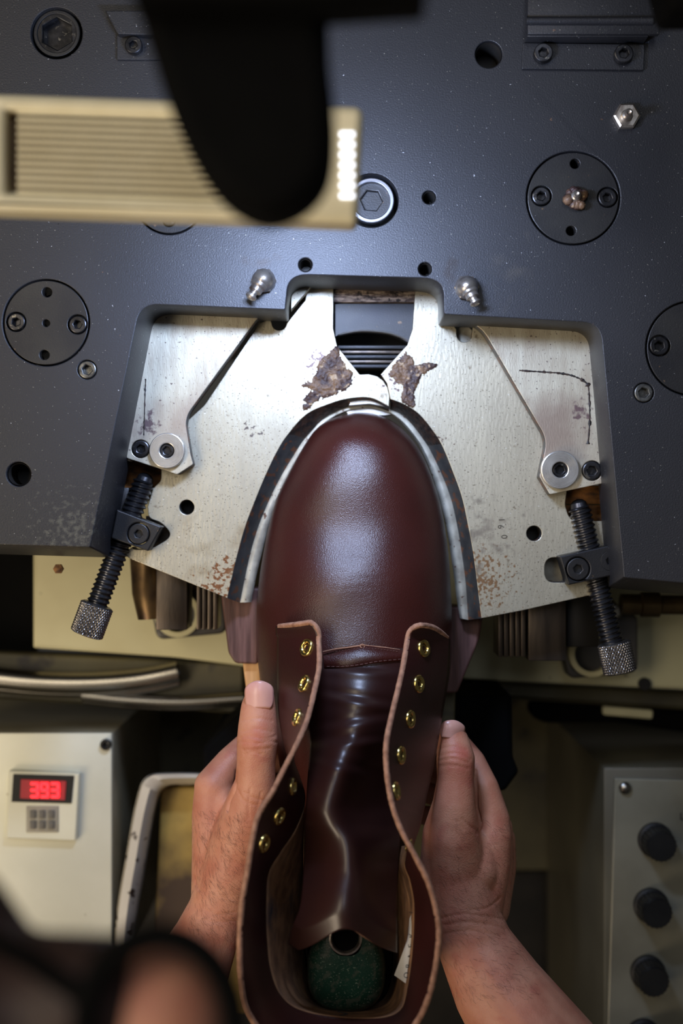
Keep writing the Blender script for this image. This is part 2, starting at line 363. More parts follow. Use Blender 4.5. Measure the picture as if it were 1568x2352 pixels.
# brackets on the upper edge
br = thing('angle_bracket', 'black folded steel bracket with two socket screws at the upper right edge', 'bracket', P(1340, 120, 0))
b = MB(); b.addmesh(flat([rnd([(1200, 98), (1480, 102), (1478, 161), (1198, 158)], 3)], .0025, .0025, .0004))
b.box(P(1204, 0, 0).x, P(1478, 0, 0).x, P(0, 101, 0).y, P(0, 96, 0).y, 0, .012, 0, .0005)
b.box(P(1204, 0, 0).x, P(1502, 0, 0).x, P(0, 98, 0).y, P(0, -40, 0).y, .010, .014, 0, .0008)
obj('bracket_body', b.mesh(), M_black, br)
b = MB(); M_, L_ = axis(P(1208, 48, .0145), P(1498, 48, .0145)); b.lathe([(.0024, 0), (.0024, L_)], M_, 20); obj('rolled_edge', b.mesh(), M_black, br)
for (x, y) in ((1248, 120), (1433, 122)): socket_screw(x, y, .0025, 22, .005, br, M_bolt, .48)
br = thing('angle_bracket', 'small black bracket with one screw at the upper left beside the large hex socket', 'bracket', P(300, 110, 0))
b = MB(); b.addmesh(flat([rnd([(268, 80), (400, 80), (400, 137), (268, 137)], 3)], .0022, .0022, .0004))
b.addmesh(flat([rnd([(240, 24), (400, 24), (400, 82), (270, 78)], 3)], .008, .008, .0006))
obj('bracket_body', b.mesh(), M_black, br); socket_screw(306, 102, .0022, 20, .005, br, M_bolt, .45)
# dark machine frame below the deck (fills behind holes)
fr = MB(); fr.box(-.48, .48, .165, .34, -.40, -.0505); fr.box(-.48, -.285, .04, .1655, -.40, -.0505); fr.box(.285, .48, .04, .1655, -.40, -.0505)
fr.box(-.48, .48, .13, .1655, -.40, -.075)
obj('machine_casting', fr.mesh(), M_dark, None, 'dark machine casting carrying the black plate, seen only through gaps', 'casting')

# ------------------------------------------------------------------ cover plates in the opening
ZC = -.040; TC = .0125; ZW = -.0528; TW = .0165
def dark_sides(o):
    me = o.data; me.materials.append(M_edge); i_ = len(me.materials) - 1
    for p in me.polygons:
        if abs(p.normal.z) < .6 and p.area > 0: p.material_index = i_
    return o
def slab(name, lps, z, th, m, label, cat): return obj(name, flat(lps, z, th, .0004), m, None, label, cat)
cl = thing('cover_plate', 'stained cream steel cover plate in the left corner of the notch', 'cover plate', P(450, 900, ZC - TC))
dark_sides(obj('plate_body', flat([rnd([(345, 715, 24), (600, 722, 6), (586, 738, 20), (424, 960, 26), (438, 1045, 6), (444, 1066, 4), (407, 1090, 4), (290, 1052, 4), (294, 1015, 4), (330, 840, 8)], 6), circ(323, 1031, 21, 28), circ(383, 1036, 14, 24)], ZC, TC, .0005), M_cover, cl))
obj('plate_shim', flat([rnd([(246, 1046), (300, 1060), (300, 700), (352, 690), (352, 680), (246, 680)], 3)], ZC - .004, TC - .004, .0004), M_cover, cl)
obj('plate_tab', flat([[(668, 630), (738, 630), (668, 712)]], ZC - .004, TC - .004, .0003), M_steel, cl)
crr = thing('cover_plate', 'stained cream steel cover plate with black grease line in the right corner of the notch', 'cover plate', P(1240, 900, ZC - TC))
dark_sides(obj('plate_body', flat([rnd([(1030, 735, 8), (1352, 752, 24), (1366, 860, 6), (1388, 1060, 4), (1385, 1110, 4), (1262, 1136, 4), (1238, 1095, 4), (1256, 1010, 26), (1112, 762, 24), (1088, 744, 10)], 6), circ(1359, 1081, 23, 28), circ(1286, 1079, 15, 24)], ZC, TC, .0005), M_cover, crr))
obj('plate_tab', flat([[(985, 630), (1024, 630), (1024, 730)]], ZC - .004, TC - .004, .0003), M_steel, crr)
def washer(px, py, r, parent):
    wz = ZC + .0042
    o = obj('washer', flat([circ(px, py, r, 64), circ(px, py, r * .40, 30)], wz, .0042, .0006), M_bright, parent)
    gr = MB()
    for i in range(7):
        q = (r * (.48 + .065 * i)) * K(wz); gr.lathe([(q, 0), (q + .00012, .00012), (q + .00024, 0)], Matrix.Translation(P(px, py, wz)), 64, cap=False)
    obj('turning_ring', gr.mesh(), M_bright, o)
    socket_screw(px, py, wz - .0045, r * .38, .003, parent, M_bolt, .6)
washer(383, 1035, 41, cl); washer(1286, 1079, 44, crr)
socket_screw(323, 1031, ZC - .003, 19.5, .004, cl, M_bolt, .5, hx=.4); socket_screw(1359, 1081, ZC - .003, 21.5, .004, crr, M_bolt, .5, hx=.1)
# grease lines left by a part that used to lie on the cover plates
def crust(pts, wd, z, m, name, parent, h=.0006, seed=0):
    b = MB(); cp = catmull([(p[0], p[1], 0) for p in pts], 14); rows = []
    for i, p in enumerate(cp):
        q = cp[min(i + 1, len(cp) - 1)] - cp[max(i - 1, 0)]; nrm = Vector((-q.y, q.x, 0)).normalized(); ww = wd * (.35 + .9 * noise.noise(Vector((p.x * .09, p.y * .09, seed))) ** 2 * 3 + .25 * random.random())
        row = []
        for j in range(5):
            t = (j - 2) / 2; e = p + nrm * ww * (t + .18 * random.uniform(-1, 1)); row.append(P(e.x, e.y, z + (h * (1 - t * t) * (.6 + .5 * random.random()) - .0001)))
        rows.append(row)
    b.grid(rows); return obj(name, b.mesh(smooth=60), m, parent)
crust([(1192, 851), (1240, 854), (1290, 858), (1322, 866), (1346, 880), (1352, 900), (1354, 960), (1350, 1020)], 4, ZC, M_tar, 'grease_line', crr, seed=3)
crust([(334, 870), (332, 940), (330, 1000)], 3, ZC, M_tar, 'grease_line', cl, seed=5)

# ------------------------------------------------------------------ wiper plates around the toe
C0L = [(893, 934), (850, 914), (800, 916), (757, 928), (704, 952), (660, 1000), (635, 1040), (610, 1092), (588, 1145), (565, 1205), (547, 1267), (533, 1325), (522, 1374)]
C1L = [(893, 944), (850, 928), (806, 932), (770, 946), (735, 968), (698, 1010), (675, 1045), (645, 1095), (620, 1145), (595, 1205), (576, 1267), (563, 1325), (551, 1384)]
C2L = [(893, 950), (852, 940), (812, 943), (780, 953), (752, 972), (720, 1010), (697, 1045), (668, 1095), (640, 1145), (618, 1205), (602, 1267), (588, 1325), (577, 1383)]
C0R = [(896, 917), (925, 928), (960, 950), (990, 985), (1014, 1022), (1040, 1085), (1061, 1145), (1075, 1210), (1086, 1270), (1094, 1330), (1100, 1380), (1105, 1420)]
C1R = [(896, 940), (918, 950), (940, 968), (962, 995), (983, 1026), (1012, 1085), (1035, 1145), (1050, 1210), (1060, 1270), (1068, 1330), (1072, 1380), (1075, 1424)]
C2R = [(893, 950), (905, 958), (925, 975), (946, 1000), (966, 1030), (990, 1085), (1008, 1145), (1024, 1210), (1034, 1270), (1043, 1330), (1049, 1380), (1056, 1420)]
def strip(A, Bc, za, zb):
    a = catmull([(p[0], p[1], 0) for p in A], 5); b_ = catmull([(p[0], p[1], 0) for p in Bc], 5)
    return [[P(a[i].x, a[i].y, za) for i in range(len(a))], [P(b_[i].x, b_[i].y, zb) for i in range(len(a))]]
def wiper(C0, C1, C2, rest, hls, label):
    c0 = [(p.x, p.y) for p in catmull([(q[0], q[1], 0) for q in C0], 5)]
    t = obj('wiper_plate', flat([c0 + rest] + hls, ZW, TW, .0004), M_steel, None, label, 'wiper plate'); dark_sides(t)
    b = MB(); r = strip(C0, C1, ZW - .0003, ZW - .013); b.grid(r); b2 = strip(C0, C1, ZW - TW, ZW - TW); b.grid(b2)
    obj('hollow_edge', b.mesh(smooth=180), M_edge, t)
    b = MB(); r1 = strip(C1, C2, ZW - .013, ZW - .0145)
    c2 = catmull([(p[0], p[1], 0) for p in C2], 5); c1 = catmull([(p[0], p[1], 0) for p in C1], 5)
    rows = [[P(a.x * .7 + c.x * .3, a.y * .7 + c.y * .3, ZW - .0122) for a, c in zip(c1, c2)], [P(a.x * .3 + c.x * .7, a.y * .3 + c.y * .7, ZW - .0124) for a, c in zip(c1, c2)], r1[1], [P(c.x, c.y, ZW - .022) for c in c2], [P(c.x, c.y, ZW - .022) for c in c1]]
    b.grid([r1[0]] + rows); n = len(c1)
    for e in (0, n - 1): b.add([r1[0][e]] + [q[e] for q in rows], [list(range(6))])
    obj('toe_lip', b.mesh(smooth=50), M_lip, t)
    return t
restL = [(450, 1345), (300, 1284), (282, 1272)] + rnd([(300, 1262), (345, 1262), (398, 1232, 30), (372, 1200, 20), (340, 1190), (340, 1160)], 14)[2:-2] + \
        rnd([(345, 1135), (352, 1120), (370, 1105, 10), (370, 1060), (372, 1020), (470, 930), (600, 735)], 8) + \
        [(620, 733)] + [(641 - 17 * math.cos(a), 742 + 17 * math.sin(a)) for a in [PI * i / 12 for i in range(13)]] + [(662, 738), (700, 690), (712, 640), (766, 640), (765, 755), (774, 795), (826, 860)] + \
        [(846, 859), (866, 864), (880, 874), (890, 890), (895, 910)]
wl = wiper(C0L, C1L, C2L, restL, [circ(429, 1165, 17, 32)], 'left bright steel wiper plate with rust spots beside the boot toe')
restR = [(1200, 1402), (1360, 1366), (1412, 1352), (1412, 1196)] + rnd([(1330, 1200), (1306, 1190, 24), (1297, 1160), (1302, 1120), (1280, 1080), (1270, 1020), (1112, 755), (1088, 741)], 8)[3:] + \
        [(1085, 752)] + [(1066 + 18 * math.cos(a), 768 + 18 * math.sin(a)) for a in [PI * i / 12 for i in range(13)]] + [(1048, 757), (1010, 700), (990, 640), (955, 640), (947, 755), (935, 792), (874, 860), (888, 880)]
wr = wiper(C0R, C1R, C2R, restR, [circ(1226, 1225, 17.5, 32), rnd([(1300, 1280), (1300, 1338), (1250, 1338, 28), (1250, 1280, 28)], 4)], 'right bright steel wiper plate stamped 160 beside the boot toe')
b = MB(); b.lathe([(19 * K(ZW), 0), (19 * K(ZW), -.001)], Matrix.Translation(P(1066, 768, ZW - .006)), 28); obj('pin', b.mesh(), M_lip, wr)
b = MB(); kz = K(ZW)
tmi = [('1', 1151, 1194), ('6', 1149, 1210), ('0', 1157, 1233)]
for (ch, x, y) in tmi: b.addmesh(text_mesh(ch, P(x, y, ZW + .00005), .0052, -PI / 2 * .97, .00008))
obj('stamped_number', b.mesh(), M_engr, wr)
# dark backings added for the shade in the drilled holes, then slot floors
fs = MB(); fs.pbox(385, 1090, 500, 1262, ZW - TW - .004, .03); obj('hole_backing', fs.mesh(), M_dark, None, 'dark backing block added under the left wiper plate so its drilled hole looks black', 'machine block')
fs = MB(); fs.pbox(1150, 1150, 1232 + 20, 1340, ZW - TW - .004, .03); obj('hole_backing', fs.mesh(), M_dark, None, 'dark backing block added under the right wiper plate so its drilled hole looks black', 'machine block')
fs = MB(); fs.pbox(1235, 1270, 1310, 1350, ZW - TW - .001, .004); obj('slot_bed', fs.mesh(), M_lip, None, 'pale scratched steel bar under the round slot right of the boot', 'machine bar')
fs = MB(); fs.pbox(335, 1185, 410, 1275, ZW - TW - .001, .004); obj('slot_bed', fs.mesh(), M_bsteel, None, 'dark greasy steel bar under the round slot left of the boot', 'machine bar')
rs = MB(); rs.pbox(255, 1050, 385, 1150, ZW - .012, .01, 0, .0006); obj('rusty_block', rs.mesh(), M_rustb, None, 'rusty steel block behind the tip of the left adjusting screw', 'steel block')
rs = MB(); rs.pbox(1285, 1115, 1420, 1158, ZW - .011, .012, 0, .0006); rs.pbox(1285, 1160, 1420, 1200, ZW - .012, .012, 0, .0006); obj('rusty_block', rs.mesh(), M_rustb, None, 'orange rusty steel block behind the tip of the right adjusting screw', 'steel block')

# centre mechanism in the opening above the toe
z0 = ZW - .004
b = MB(); b.pbox(755, 640, 965, 694, ZW - .003, .010, 0, .0006)
obj('rusty_bar', b.mesh(), mat('rusty_grey', (.08, .055, .05, 1), (.34, .27, .22, 1), .6, .4, 300, .42, .62, .4, stretch=(.6, 2, 1), specks=[((.02, .015, .015, 1), 260, .55, .1)]), None, 'rust mottled steel bar across the top of the centre opening', 'machine bar')
arcb = [(945 - 8, 788), (900, 768), (860, 762), (820, 762), (778, 770)]
b = MB(); b.addmesh(flat([[(768, 697), (830, 690), (900, 690), (955, 697), (955, 800)] + [tuple(p[:2]) for p in catmull([(q[0], q[1], 0) for q in arcb], 5)] + [(768, 776)]], ZW - .008, .012, .0006))
tb = thing('toe_pad', 'black curved steel toe pad in the centre opening above the boot', 'toe pad', P(860, 740, ZW - .02))
obj('pad_body', b.mesh(), M_disc, tb)
b = MB(); cp = catmull([(q[0], q[1], 0) for q in [(942, 784), (900, 767), (860, 761), (820, 761), (778, 769)]], 6)
b.grid([[P(p.x, p.y - 3, ZW - .0078) for p in cp], [P(p.x, p.y, ZW - .0074) for p in cp], [P(p.x, p.y + 3, ZW - .0086) for p in cp], [P(p.x, p.y + 4, ZW - .02) for p in cp]]); obj('bright_edge', b.mesh(), M_bright, tb)
for i in range(5):
    b = MB(); y0 = 793 + i * 11; b.pbox(775, y0, 945, y0 + 8.5, ZW - .013 - .0025 * (i % 2) - i * .001, .02, 0, .0005)
    obj('shim_strip', b.mesh(), M_bsteel if i % 2 else M_disc, None, ('topmost', 'second from top', 'middle', 'second from bottom', 'bottom')[i] + ' of the five thin steel shim strips below the toe pad', 'steel strip', 'shim strips in the centre opening')
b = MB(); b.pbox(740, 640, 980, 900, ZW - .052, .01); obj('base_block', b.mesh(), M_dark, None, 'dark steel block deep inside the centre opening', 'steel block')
b = MB(); b.addmesh(flat([rnd([(806, 917), (850, 914), (893, 925), (893, 936), (848, 928), (800, 932)], 3)], ZW - .006, .006, .0004)); b.addmesh(flat([rnd([(790, 938), (830, 930), (885, 934), (915, 950), (885, 955), (800, 955)], 4)], ZW - .014, .008, .0004))
obj('toe_stop', b.mesh(), M_bright, None, 'small bright steel toe stop tucked under the rounded tab above the toe', 'toe stop')

# dried glue
def blob(name, pts, z, m, label, h=.0013, seed=0, parent=None):
    from mathutils.geometry import intersect_point_tri_2d
    lp = [(p.x, p.y) for p in catmull([(q[0], q[1], 0) for q in pts], 6, True)]
    def inside(x, y):
        c = False; n = len(lp)
        for i in range(n):
            a = lp[i]; d = lp[(i + 1) % n]
            if (a[1] > y) != (d[1] > y) and x < (d[0] - a[0]) * (y - a[1]) / (d[1] - a[1] + 1e-9) + a[0]: c = not c
        return c
    def dist(x, y): return min(math.hypot(x - a[0], y - a[1]) for a in lp)
    x0 = min(p[0] for p in lp); x1 = max(p[0] for p in lp); y0 = min(p[1] for p in lp); y1 = max(p[1] for p in lp)
    st = 1.7; nx = int((x1 - x0) / st) + 2; ny = int((y1 - y0) / st) + 2; vs = {}; V = []; F = []
    def g(i, j):
        if (i, j) in vs: return vs[(i, j)]
        x = x0 + i * st; y = y0 + j * st
        jx = 3 * noise.noise(Vector((x * .2, y * .2, seed))); jy = 3 * noise.noise(Vector((x * .2, y * .2, seed + 9)))
        ins = inside(x + jx, y + jy); d = dist(x, y)
        hh = None
        if ins:
            n_ = noise.noise(Vector((x * .06, y * .06, seed))) * .5 + noise.noise(Vector((x * .18, y * .18, seed))) * .35 + noise.noise(Vector((x * .5, y * .5, seed))) * .15
            hh = h * min(1, d / 7) * (.55 + .9 * n_) if n_ + min(1, d / 14) * .9 > .12 else None
        vs[(i, j)] = (x, y, hh); return vs[(i, j)]
    idx = {}
    def vid(i, j):
        if (i, j) not in idx:
            x, y, hh = g(i, j); idx[(i, j)] = len(V); V.append(P(x, y, z + max(hh, .00002) + .00004))
        return idx[(i, j)]
    for i in range(nx):
        for j in range(ny):
            q = [(i, j), (i + 1, j), (i + 1, j + 1), (i, j + 1)]
            if all(g(*k)[2] is not None for k in q): F.append([vid(*k) for k in q])
    b = MB(); b.add(V, F); o = obj(name, b.mesh(smooth=180), m, parent, label, 'glue' if not parent else None); return o
blob('glue_residue', [(775, 795), (790, 830), (815, 862), (806, 890), (775, 905), (735, 920), (700, 945), (694, 920), (712, 895), (688, 885), (722, 860), (728, 830), (750, 812), (752, 800)], ZW, M_glue, 'crusty brown dried glue on the left wiper plate above the toe', .0018, 1)
blob('glue_residue', [(930, 802), (945, 815), (958, 835), (975, 828), (1000, 832), (1004, 842), (985, 855), (968, 868), (960, 885), (955, 905), (956, 938), (930, 930), (915, 912), (920, 890), (896, 868), (890, 855), (905, 835)], ZW, M_glue, 'flaky brown dried glue on the right wiper plate above the toe', .0018, 2)
def bandcrust(C0, C1, n0, n1, z0_, z1_, seed, label):
    a = catmull([(p[0], p[1], 0) for p in C0[n0:n1]], 14); c = catmull([(p[0], p[1], 0) for p in C1[n0:n1]], 14); rows = []
    for i in range(len(a)):
        row = []; fade = min(1, i / 8, (len(a) - 1 - i) / 8)
        for j in range(12):
            t = j / 11; p = a[i] * (1 - t) + c[i] * t; hh = (.0004 + .0012 * abs(noise.noise(Vector((p.x * .12, p.y * .12, seed)))) + .0005 * random.random()) * fade - .0002
            row.append(P(p.x, p.y, z0_ * (1 - t) + z1_ * t + hh))
        rows.append(row)
    b = MB(); b.grid(rows); obj('glue_crust', b.mesh(smooth=180), M_tar, None, label, 'glue')
bandcrust(C0L, C1L, 2, 6, ZW - .0003, ZW - .013, 4, 'black glue crust along the upper left curve around the toe')
bandcrust(C0R, C1R, 0, 5, ZW - .0003, ZW - .013, 6, 'black glue crust along the upper right curve around the toe')

# ------------------------------------------------------------------ adjusting screws
def threaded(a, bb, r, pitch, parent, m):
    M, L = axis(a, bb); n = 28; prof = [(1.0, 0), (1.0, .18), (.84, .42), (.84, .62)]
    turns = int(L / pitch); rows = turns * 4; b = MB(); vs = []; fs = []
    for i in range(rows + 4):
        k, q = divmod(i, 4); rr, zz = prof[q]
        for j in range(n):
            z = (k + zz + j / n) * pitch - pitch * .5; z = max(0, min(L, z)); th = 2 * PI * j / n
            e = min(1, .45 + z / (pitch * 1.6)) if z < pitch * 1.2 else 1
            vs.append(M @ Vector((r * rr * e * math.cos(th), r * rr * e * math.sin(th), z)))
    for i in range(rows + 3):
        for j in range(n):
            if j < n - 1: fs.append([i * n + j, i * n + j + 1, (i + 1) * n + j + 1, (i + 1) * n + j])
            elif i + 5 < rows + 4: fs.append([i * n + j, (i + 4) * n, (i + 5) * n, (i + 1) * n + j])
    fs.append(list(range(n)))
    b.add(vs, fs)
    b.lathe([(r * .80, pitch), (r * .80, L)], M, 20); b.lathe([(r * .1, -r * .45), (r * .45, -r * .35), (r * .7, -r * .1), (r * .8, pitch)], M, 24)
    return obj('threaded_rod', b.mesh(smooth=30), m, parent)
def knurl(a, bb, r, parent, m):
    M, L = axis(a, bb); b = MB(); n = 264; R_ = 66; rows = []
    def ring(rr, z): return [M @ Vector((rr * math.cos(2 * PI * j / n), rr * math.sin(2 * PI * j / n), z)) for j in range(n)]
    rows.append(ring(r * .3, 0)); rows.append(ring(r * .86, 0)); rows.append(ring(r * .97, L * .03))
    for i in range(R_ + 1):
        z = L * (.04 + .92 * i / R_); row = []
        for j in range(n):
            th = 2 * PI * j / n; nn = 17; kz = nn / r * .62
            hgt = abs(math.sin(nn * th + kz * z)) * abs(math.sin(nn * th - kz * z))
            rr = r * (.955 + .075 * hgt ** .7); row.append(M @ Vector((rr * math.cos(th), rr * math.sin(th), z)))
        rows.append(row)
    rows.append(ring(r * .97, L * .97)); rows.append(ring(r * .88, L)); rows.append(ring(r * .3, L))
    b.grid(rows, closed=True); b.add(rows[0], [list(range(n))]); b.add(rows[-1], [list(range(n))])
    return obj('knurled_knob', b.mesh(smooth=25), m, parent)
zr = ZW + .006
al = thing('adjusting_screw', 'threaded adjusting screw with knurled knob left of the boot, hanging toward lower left', 'adjusting screw', P(260, 1260, zr))
threaded(P(334, 1098, zr - .004), P(214, 1412, zr - .002), .0068, .0031, al, M_rod)
knurl(P(224, 1388, zr), P(198, 1458, zr), .0100, al, M_knob)
ar = thing('adjusting_screw', 'threaded adjusting screw with knurled knob right of the boot, hanging toward lower right', 'adjusting screw', P(1370, 1320, zr))
threaded(P(1328, 1158, zr - .004), P(1408, 1492, zr - .002), .0070, .0031, ar, M_rod)
knurl(P(1409, 1475, zr), P(1424, 1545, zr), .0100, ar, M_knob)
def nutblock(pts, screws, label):
    t = thing('nut_block', label, 'nut block', P(pts[0][0], pts[0][1], ZW))
    obj('block_body', flat([rnd(pts, 3)] + [circ(x, y, q + 1.6, 32) for (x, y, q) in screws], zr + .0085, .0165, .0008), M_disc, t)
    for (x, y, q) in screws: socket_screw(x, y, zr + .0045, q, .0038, t, M_disc, .38, hx=.2)
nutblock([(268, 1170), (372, 1210), (340, 1266), (255, 1236)], [(318, 1226, 24)], 'dark square nut block carrying the left adjusting screw')
nutblock([(1285, 1278), (1420, 1248), (1424, 1318), (1305, 1344)], [(1327, 1307, 26), (1402, 1288, 25)], 'dark square nut block carrying the right adjusting screw')
b = MB(); b.pbox(262, 1120, 296, 1185, ZW + .002, .02, 0, .0006); obj('guide_block', b.mesh(), M_disc, None, 'small dark steel guide block above the left nut block', 'guide block')

# ------------------------------------------------------------------ steel strips, pads below the wipers
def stack(px0, py0, px1, py1, z, n, m, label, grp=None, th=.03):
    t = thing('leaf_stack', label, 'steel stack', P(px0, py1, z - th), grp); wdt = (px1 - px0) / n
    for i in range(n):
        b = MB(); b.pbox(px0 + i * wdt + 1.2, py0, px0 + (i + 1) * wdt - 1.2, py1, z - .0012 * (i % 2), th, 0, .0006); obj('steel_leaf', b.mesh(), m, t)
stack(450, 1310, 500, 1446, -.085, 4, M_bsteel, 'ribbed stack of four steel leaves hanging left of the boot')
stack(1143, 1370, 1208, 1509, -.085, 5, M_bsteel, 'ribbed stack of steel leaves hanging right of the boot')
b = MB(); b.pbox(358, 1270, 430, 1447, -.085, .03, 0, .0008); obj('steel_strip', b.mesh(), M_bsteel, None, 'flat brown steel strip hanging left of the boot', 'steel strip')
b = MB(); b.pbox(1213, 1340, 1300, 1518, -.085, .03, 0, .0008); obj('steel_strip', b.mesh(), M_bsteel, None, 'flat brown steel strip hanging right of the boot', 'steel strip')
b = MB(); b.pbox(1302, 1320, 1375, 1486, -.095, .03, 0, .0008); obj('steel_strip', b.mesh(), M_dark, None, 'near black steel strip behind the right adjusting screw', 'steel strip')
b = MB(); M_, L_ = axis(P(340, 1270, -.105), P(352, 1420, -.105)); b.lathe([(.012, 0), (.0125, L_ * .6), (.010, L_)], M_, 28); obj('brass_bush', b.mesh(), mat('dull_bronze', (.22, .14, .06, 1), (.08, .05, .03, 1), .35, .8, 60), None, 'dull bronze bush beside the left steel strip', 'bush')
def pad(pts, z, th, m, name, label, cat): 
    return obj(name, flat([rnd(pts, 8)], z, th, .0015), m, None, label, cat)
pad([(505, 1350), (600, 1350), (592, 1526), (540, 1524), (524, 1500)], -.076, .03, M_pad, 'side_pad', 'brown ribbed rubber pad left of the boot above the thumb', 'rubber pad')
pad([(1020, 1390), (1112, 1402), (1100, 1470), (1050, 1592), (1020, 1592)], -.076, .03, M_pad, 'side_pad', 'brown rubber pad right of the boot', 'rubber pad')
pad([(556, 1515), (598, 1515), (606, 1660), (574, 1660)], -.082, .008, M_wood, 'wooden_strip', 'pale wooden strip between the left pad and the left thumb', 'wooden strip')
pad([(1000, 1580), (1046, 1582), (1044, 1700), (1000, 1700)], -.10, .008, M_olive, 'metal_strip', 'dull olive metal strip under the right pad', 'metal strip')

# ------------------------------------------------------------------ the boot
boot = thing('work_boot', 'burgundy leather lace-up boot upper on a last with brass eyelets, held in both hands', 'boot', P(815, 1500, -.088))
ys = [947, 952, 960, 975, 1000, 1025, 1060, 1100, 1145, 1200, 1267, 1330, 1400, 1460, 1520, 1600, 1700, 1800, 1900, 2000, 2060]
xl = [816, 794, 765, 737, 713, 697, 677, 656, 635, 619, 605, 595, 589, 588, 592, 603, 632, 648, 665, 690, 700]
xr = [846, 864, 887, 912, 939, 958, 977, 993, 1008, 1020, 1029, 1034, 1037, 1038, 1036, 1024, 1002, 985, 955, 925, 905]
zt = [-.066, -.0560, -.0490, -.0415, -.0335, -.0290, -.0245, -.0215, -.0205, -.0190, -.0120, -.0060, .0010, .0080, .0150, .0190, .0180, .0160, .012, .010, .006]
zsd = [-.068, -.066, -.065, -.064, -.063, -.062, -.061, -.060, -.060, -.060, -.060, -.060, -.06, -.06, -.06, -.06, -.06, -.06, -.06, -.06, -.06]
ywid = [947 + (2060 - 947) * (i / 150) ** 1.25 for i in range(151)]
SP = {}
yz = [947, 952, 960, 975, 1000, 1022, 1060, 1100, 1145, 1200, 1240, 1267, 1300, 1330, 1360, 1400, 1460, 1490, 1520, 1600, 1700, 1800, 1900, 2000, 2060]
zt = [-.066, -.0560, -.0490, -.0415, -.0340, -.0300, -.0262, -.0236, -.0222, -.0205, -.0175, -.0148, -.0112, -.0085, -.0065, -.0048, -.0016, .0006, .0018, .004, .006, .008, .008, .006, .004]
def sm(y, tab, wn):
    wn = min(wn, (y - 947) * .45); a = 0; t_ = 0
    for k in range(-6, 7):
        g = math.exp(-(k / 3.5) ** 2); a += g * lerp(y + wn * k / 6, yz if tab is zt else ys, tab); t_ += g
    return a / t_
def body_z(px, py):
    l = lerp(py, ys, xl); r = lerp(py, ys, xr); t = max(-1, min(1, (px - (l + r) / 2) / ((r - l) / 2)))
    z1 = sm(py, zt, 42); z2 = lerp(py, ys, zsd); return z2 + (z1 - z2) * (1 - abs(t) ** 2.35) ** .62
rows = []
for y in ywid:
    l = sm(y, xl, 30); r = sm(y, xr, 30); z1 = sm(y, zt, 42); z2 = lerp(y, ys, zsd); row = []
    cx = (l + r) / 2; hw = (r - l) / 2
    for j in range(61):
        a = PI * j / 60; c = -math.cos(a)
        t = math.copysign(abs(c) ** .9, c); z = z2 + (z1 - z2) * (math.sin(a) ** 1.02 if abs(c) < .9999 else 0)
        px = cx + hw * t
        # soft cross ridge over the joint and tiny drag creases
        z += .0004 * math.exp(-((y - 1315 + (px - 830) * .10) / 46) ** 2) * math.exp(-((px - 840) / 190) ** 2)
        z -= .0003 * math.exp(-((y - 1215) / 60) ** 2) * math.exp(-((px - 850) / 150) ** 2)
        z += (.00010 * math.sin(y * .30 + px * .04 + 2 * noise.noise(Vector((px * .01, y * .01, 0)))) * math.exp(-((y - 1325) / 40) ** 2) * math.exp(-((px - 820) / 120) ** 2))
        z += .0004 * noise.noise(Vector((px * .012, y * .012, 3)))
        row.append(P(px, y, z))
    # tuck in under the feather edge
    lo = [P(cx - hw * .97, y, z2 - .012), P(cx - hw * .86, y, z2 - .024)]; hi = [P(cx + hw * .97, y, z2 - .012), P(cx + hw * .86, y, z2 - .024)]
    rows.append([lo[1], lo[0]] + row + [hi[0], hi[1]])
b = MB(); b.grid(rows); n_ = len(rows[0]); b.add(rows[0], [list(range(n_))]); b.add(rows[-1], [list(range(n_))])
for i in range(len(rows) - 1): b.add([rows[i][0], rows[i][-1], rows[i + 1][-1], rows[i + 1][0]], [[0, 1, 2, 3]])
me = b.mesh(smooth=180); bm = bmesh.new(); bm.from_mesh(me); bmesh.ops.remove_doubles(bm, verts=bm.verts, dist=1e-6); bmesh.ops.recalc_face_normals(bm, faces=bm.faces); bm.to_mesh(me); bm.free(); fin(me, 60)
vamp = obj('vamp', me, M_leather, boot)

# vamp throat edge (pale cut line) and stitched band under it
thr = [(742, 1497), (770, 1491), (800, 1487), (820, 1484), (834, 1482), (850, 1484), (880, 1487), (926, 1494)]
def surf(px, py, dz): return P(px, py, body_z(px, py) + dz)
def ribbon(A, B_, z_a, z_b, n=8):
    a = catmull([(p[0], p[1], 0) for p in A], n); c = catmull([(p[0], p[1], 0) for p in B_], n)
    return [[surf(p.x, p.y, z_a) for p in a], [surf((p.x + q.x) / 2, (p.y + q.y) / 2, (z_a + z_b) / 2 + .0003) for p, q in zip(a, c)], [surf(p.x, p.y, z_b) for p in c]]
def tube(pts, r, n=8):
    rows = []
    for i, p in enumerate(pts):
        d = (pts[min(i + 1, len(pts) - 1)] - pts[max(i - 1, 0)]).normalized(); s1 = d.cross(Vector((0, 0, 1))); 
        if s1.length < 1e-3: s1 = Vector((1, 0, 0))
        s1.normalize(); s2 = s1.cross(d)
        rows.append([p + s1 * r * math.cos(2 * PI * k / n) + s2 * r * math.sin(2 * PI * k / n) for k in range(n)])
    return rows
TOFF = .0012
b = MB(); b.grid(tube([surf(p.x, p.y, TOFF + .0012) for p in catmull([(q[0], q[1] - 0, 0) for q in thr], 10)], .00045), closed=True)
b.grid(tube([surf(832 + 5 * math.cos(a), 1484 + 4 * math.sin(a), TOFF + .0016) for a in [i * .5 for i in range(13)]], .0004), closed=True)
obj('throat_edge', b.mesh(smooth=60), M_raw, boot)
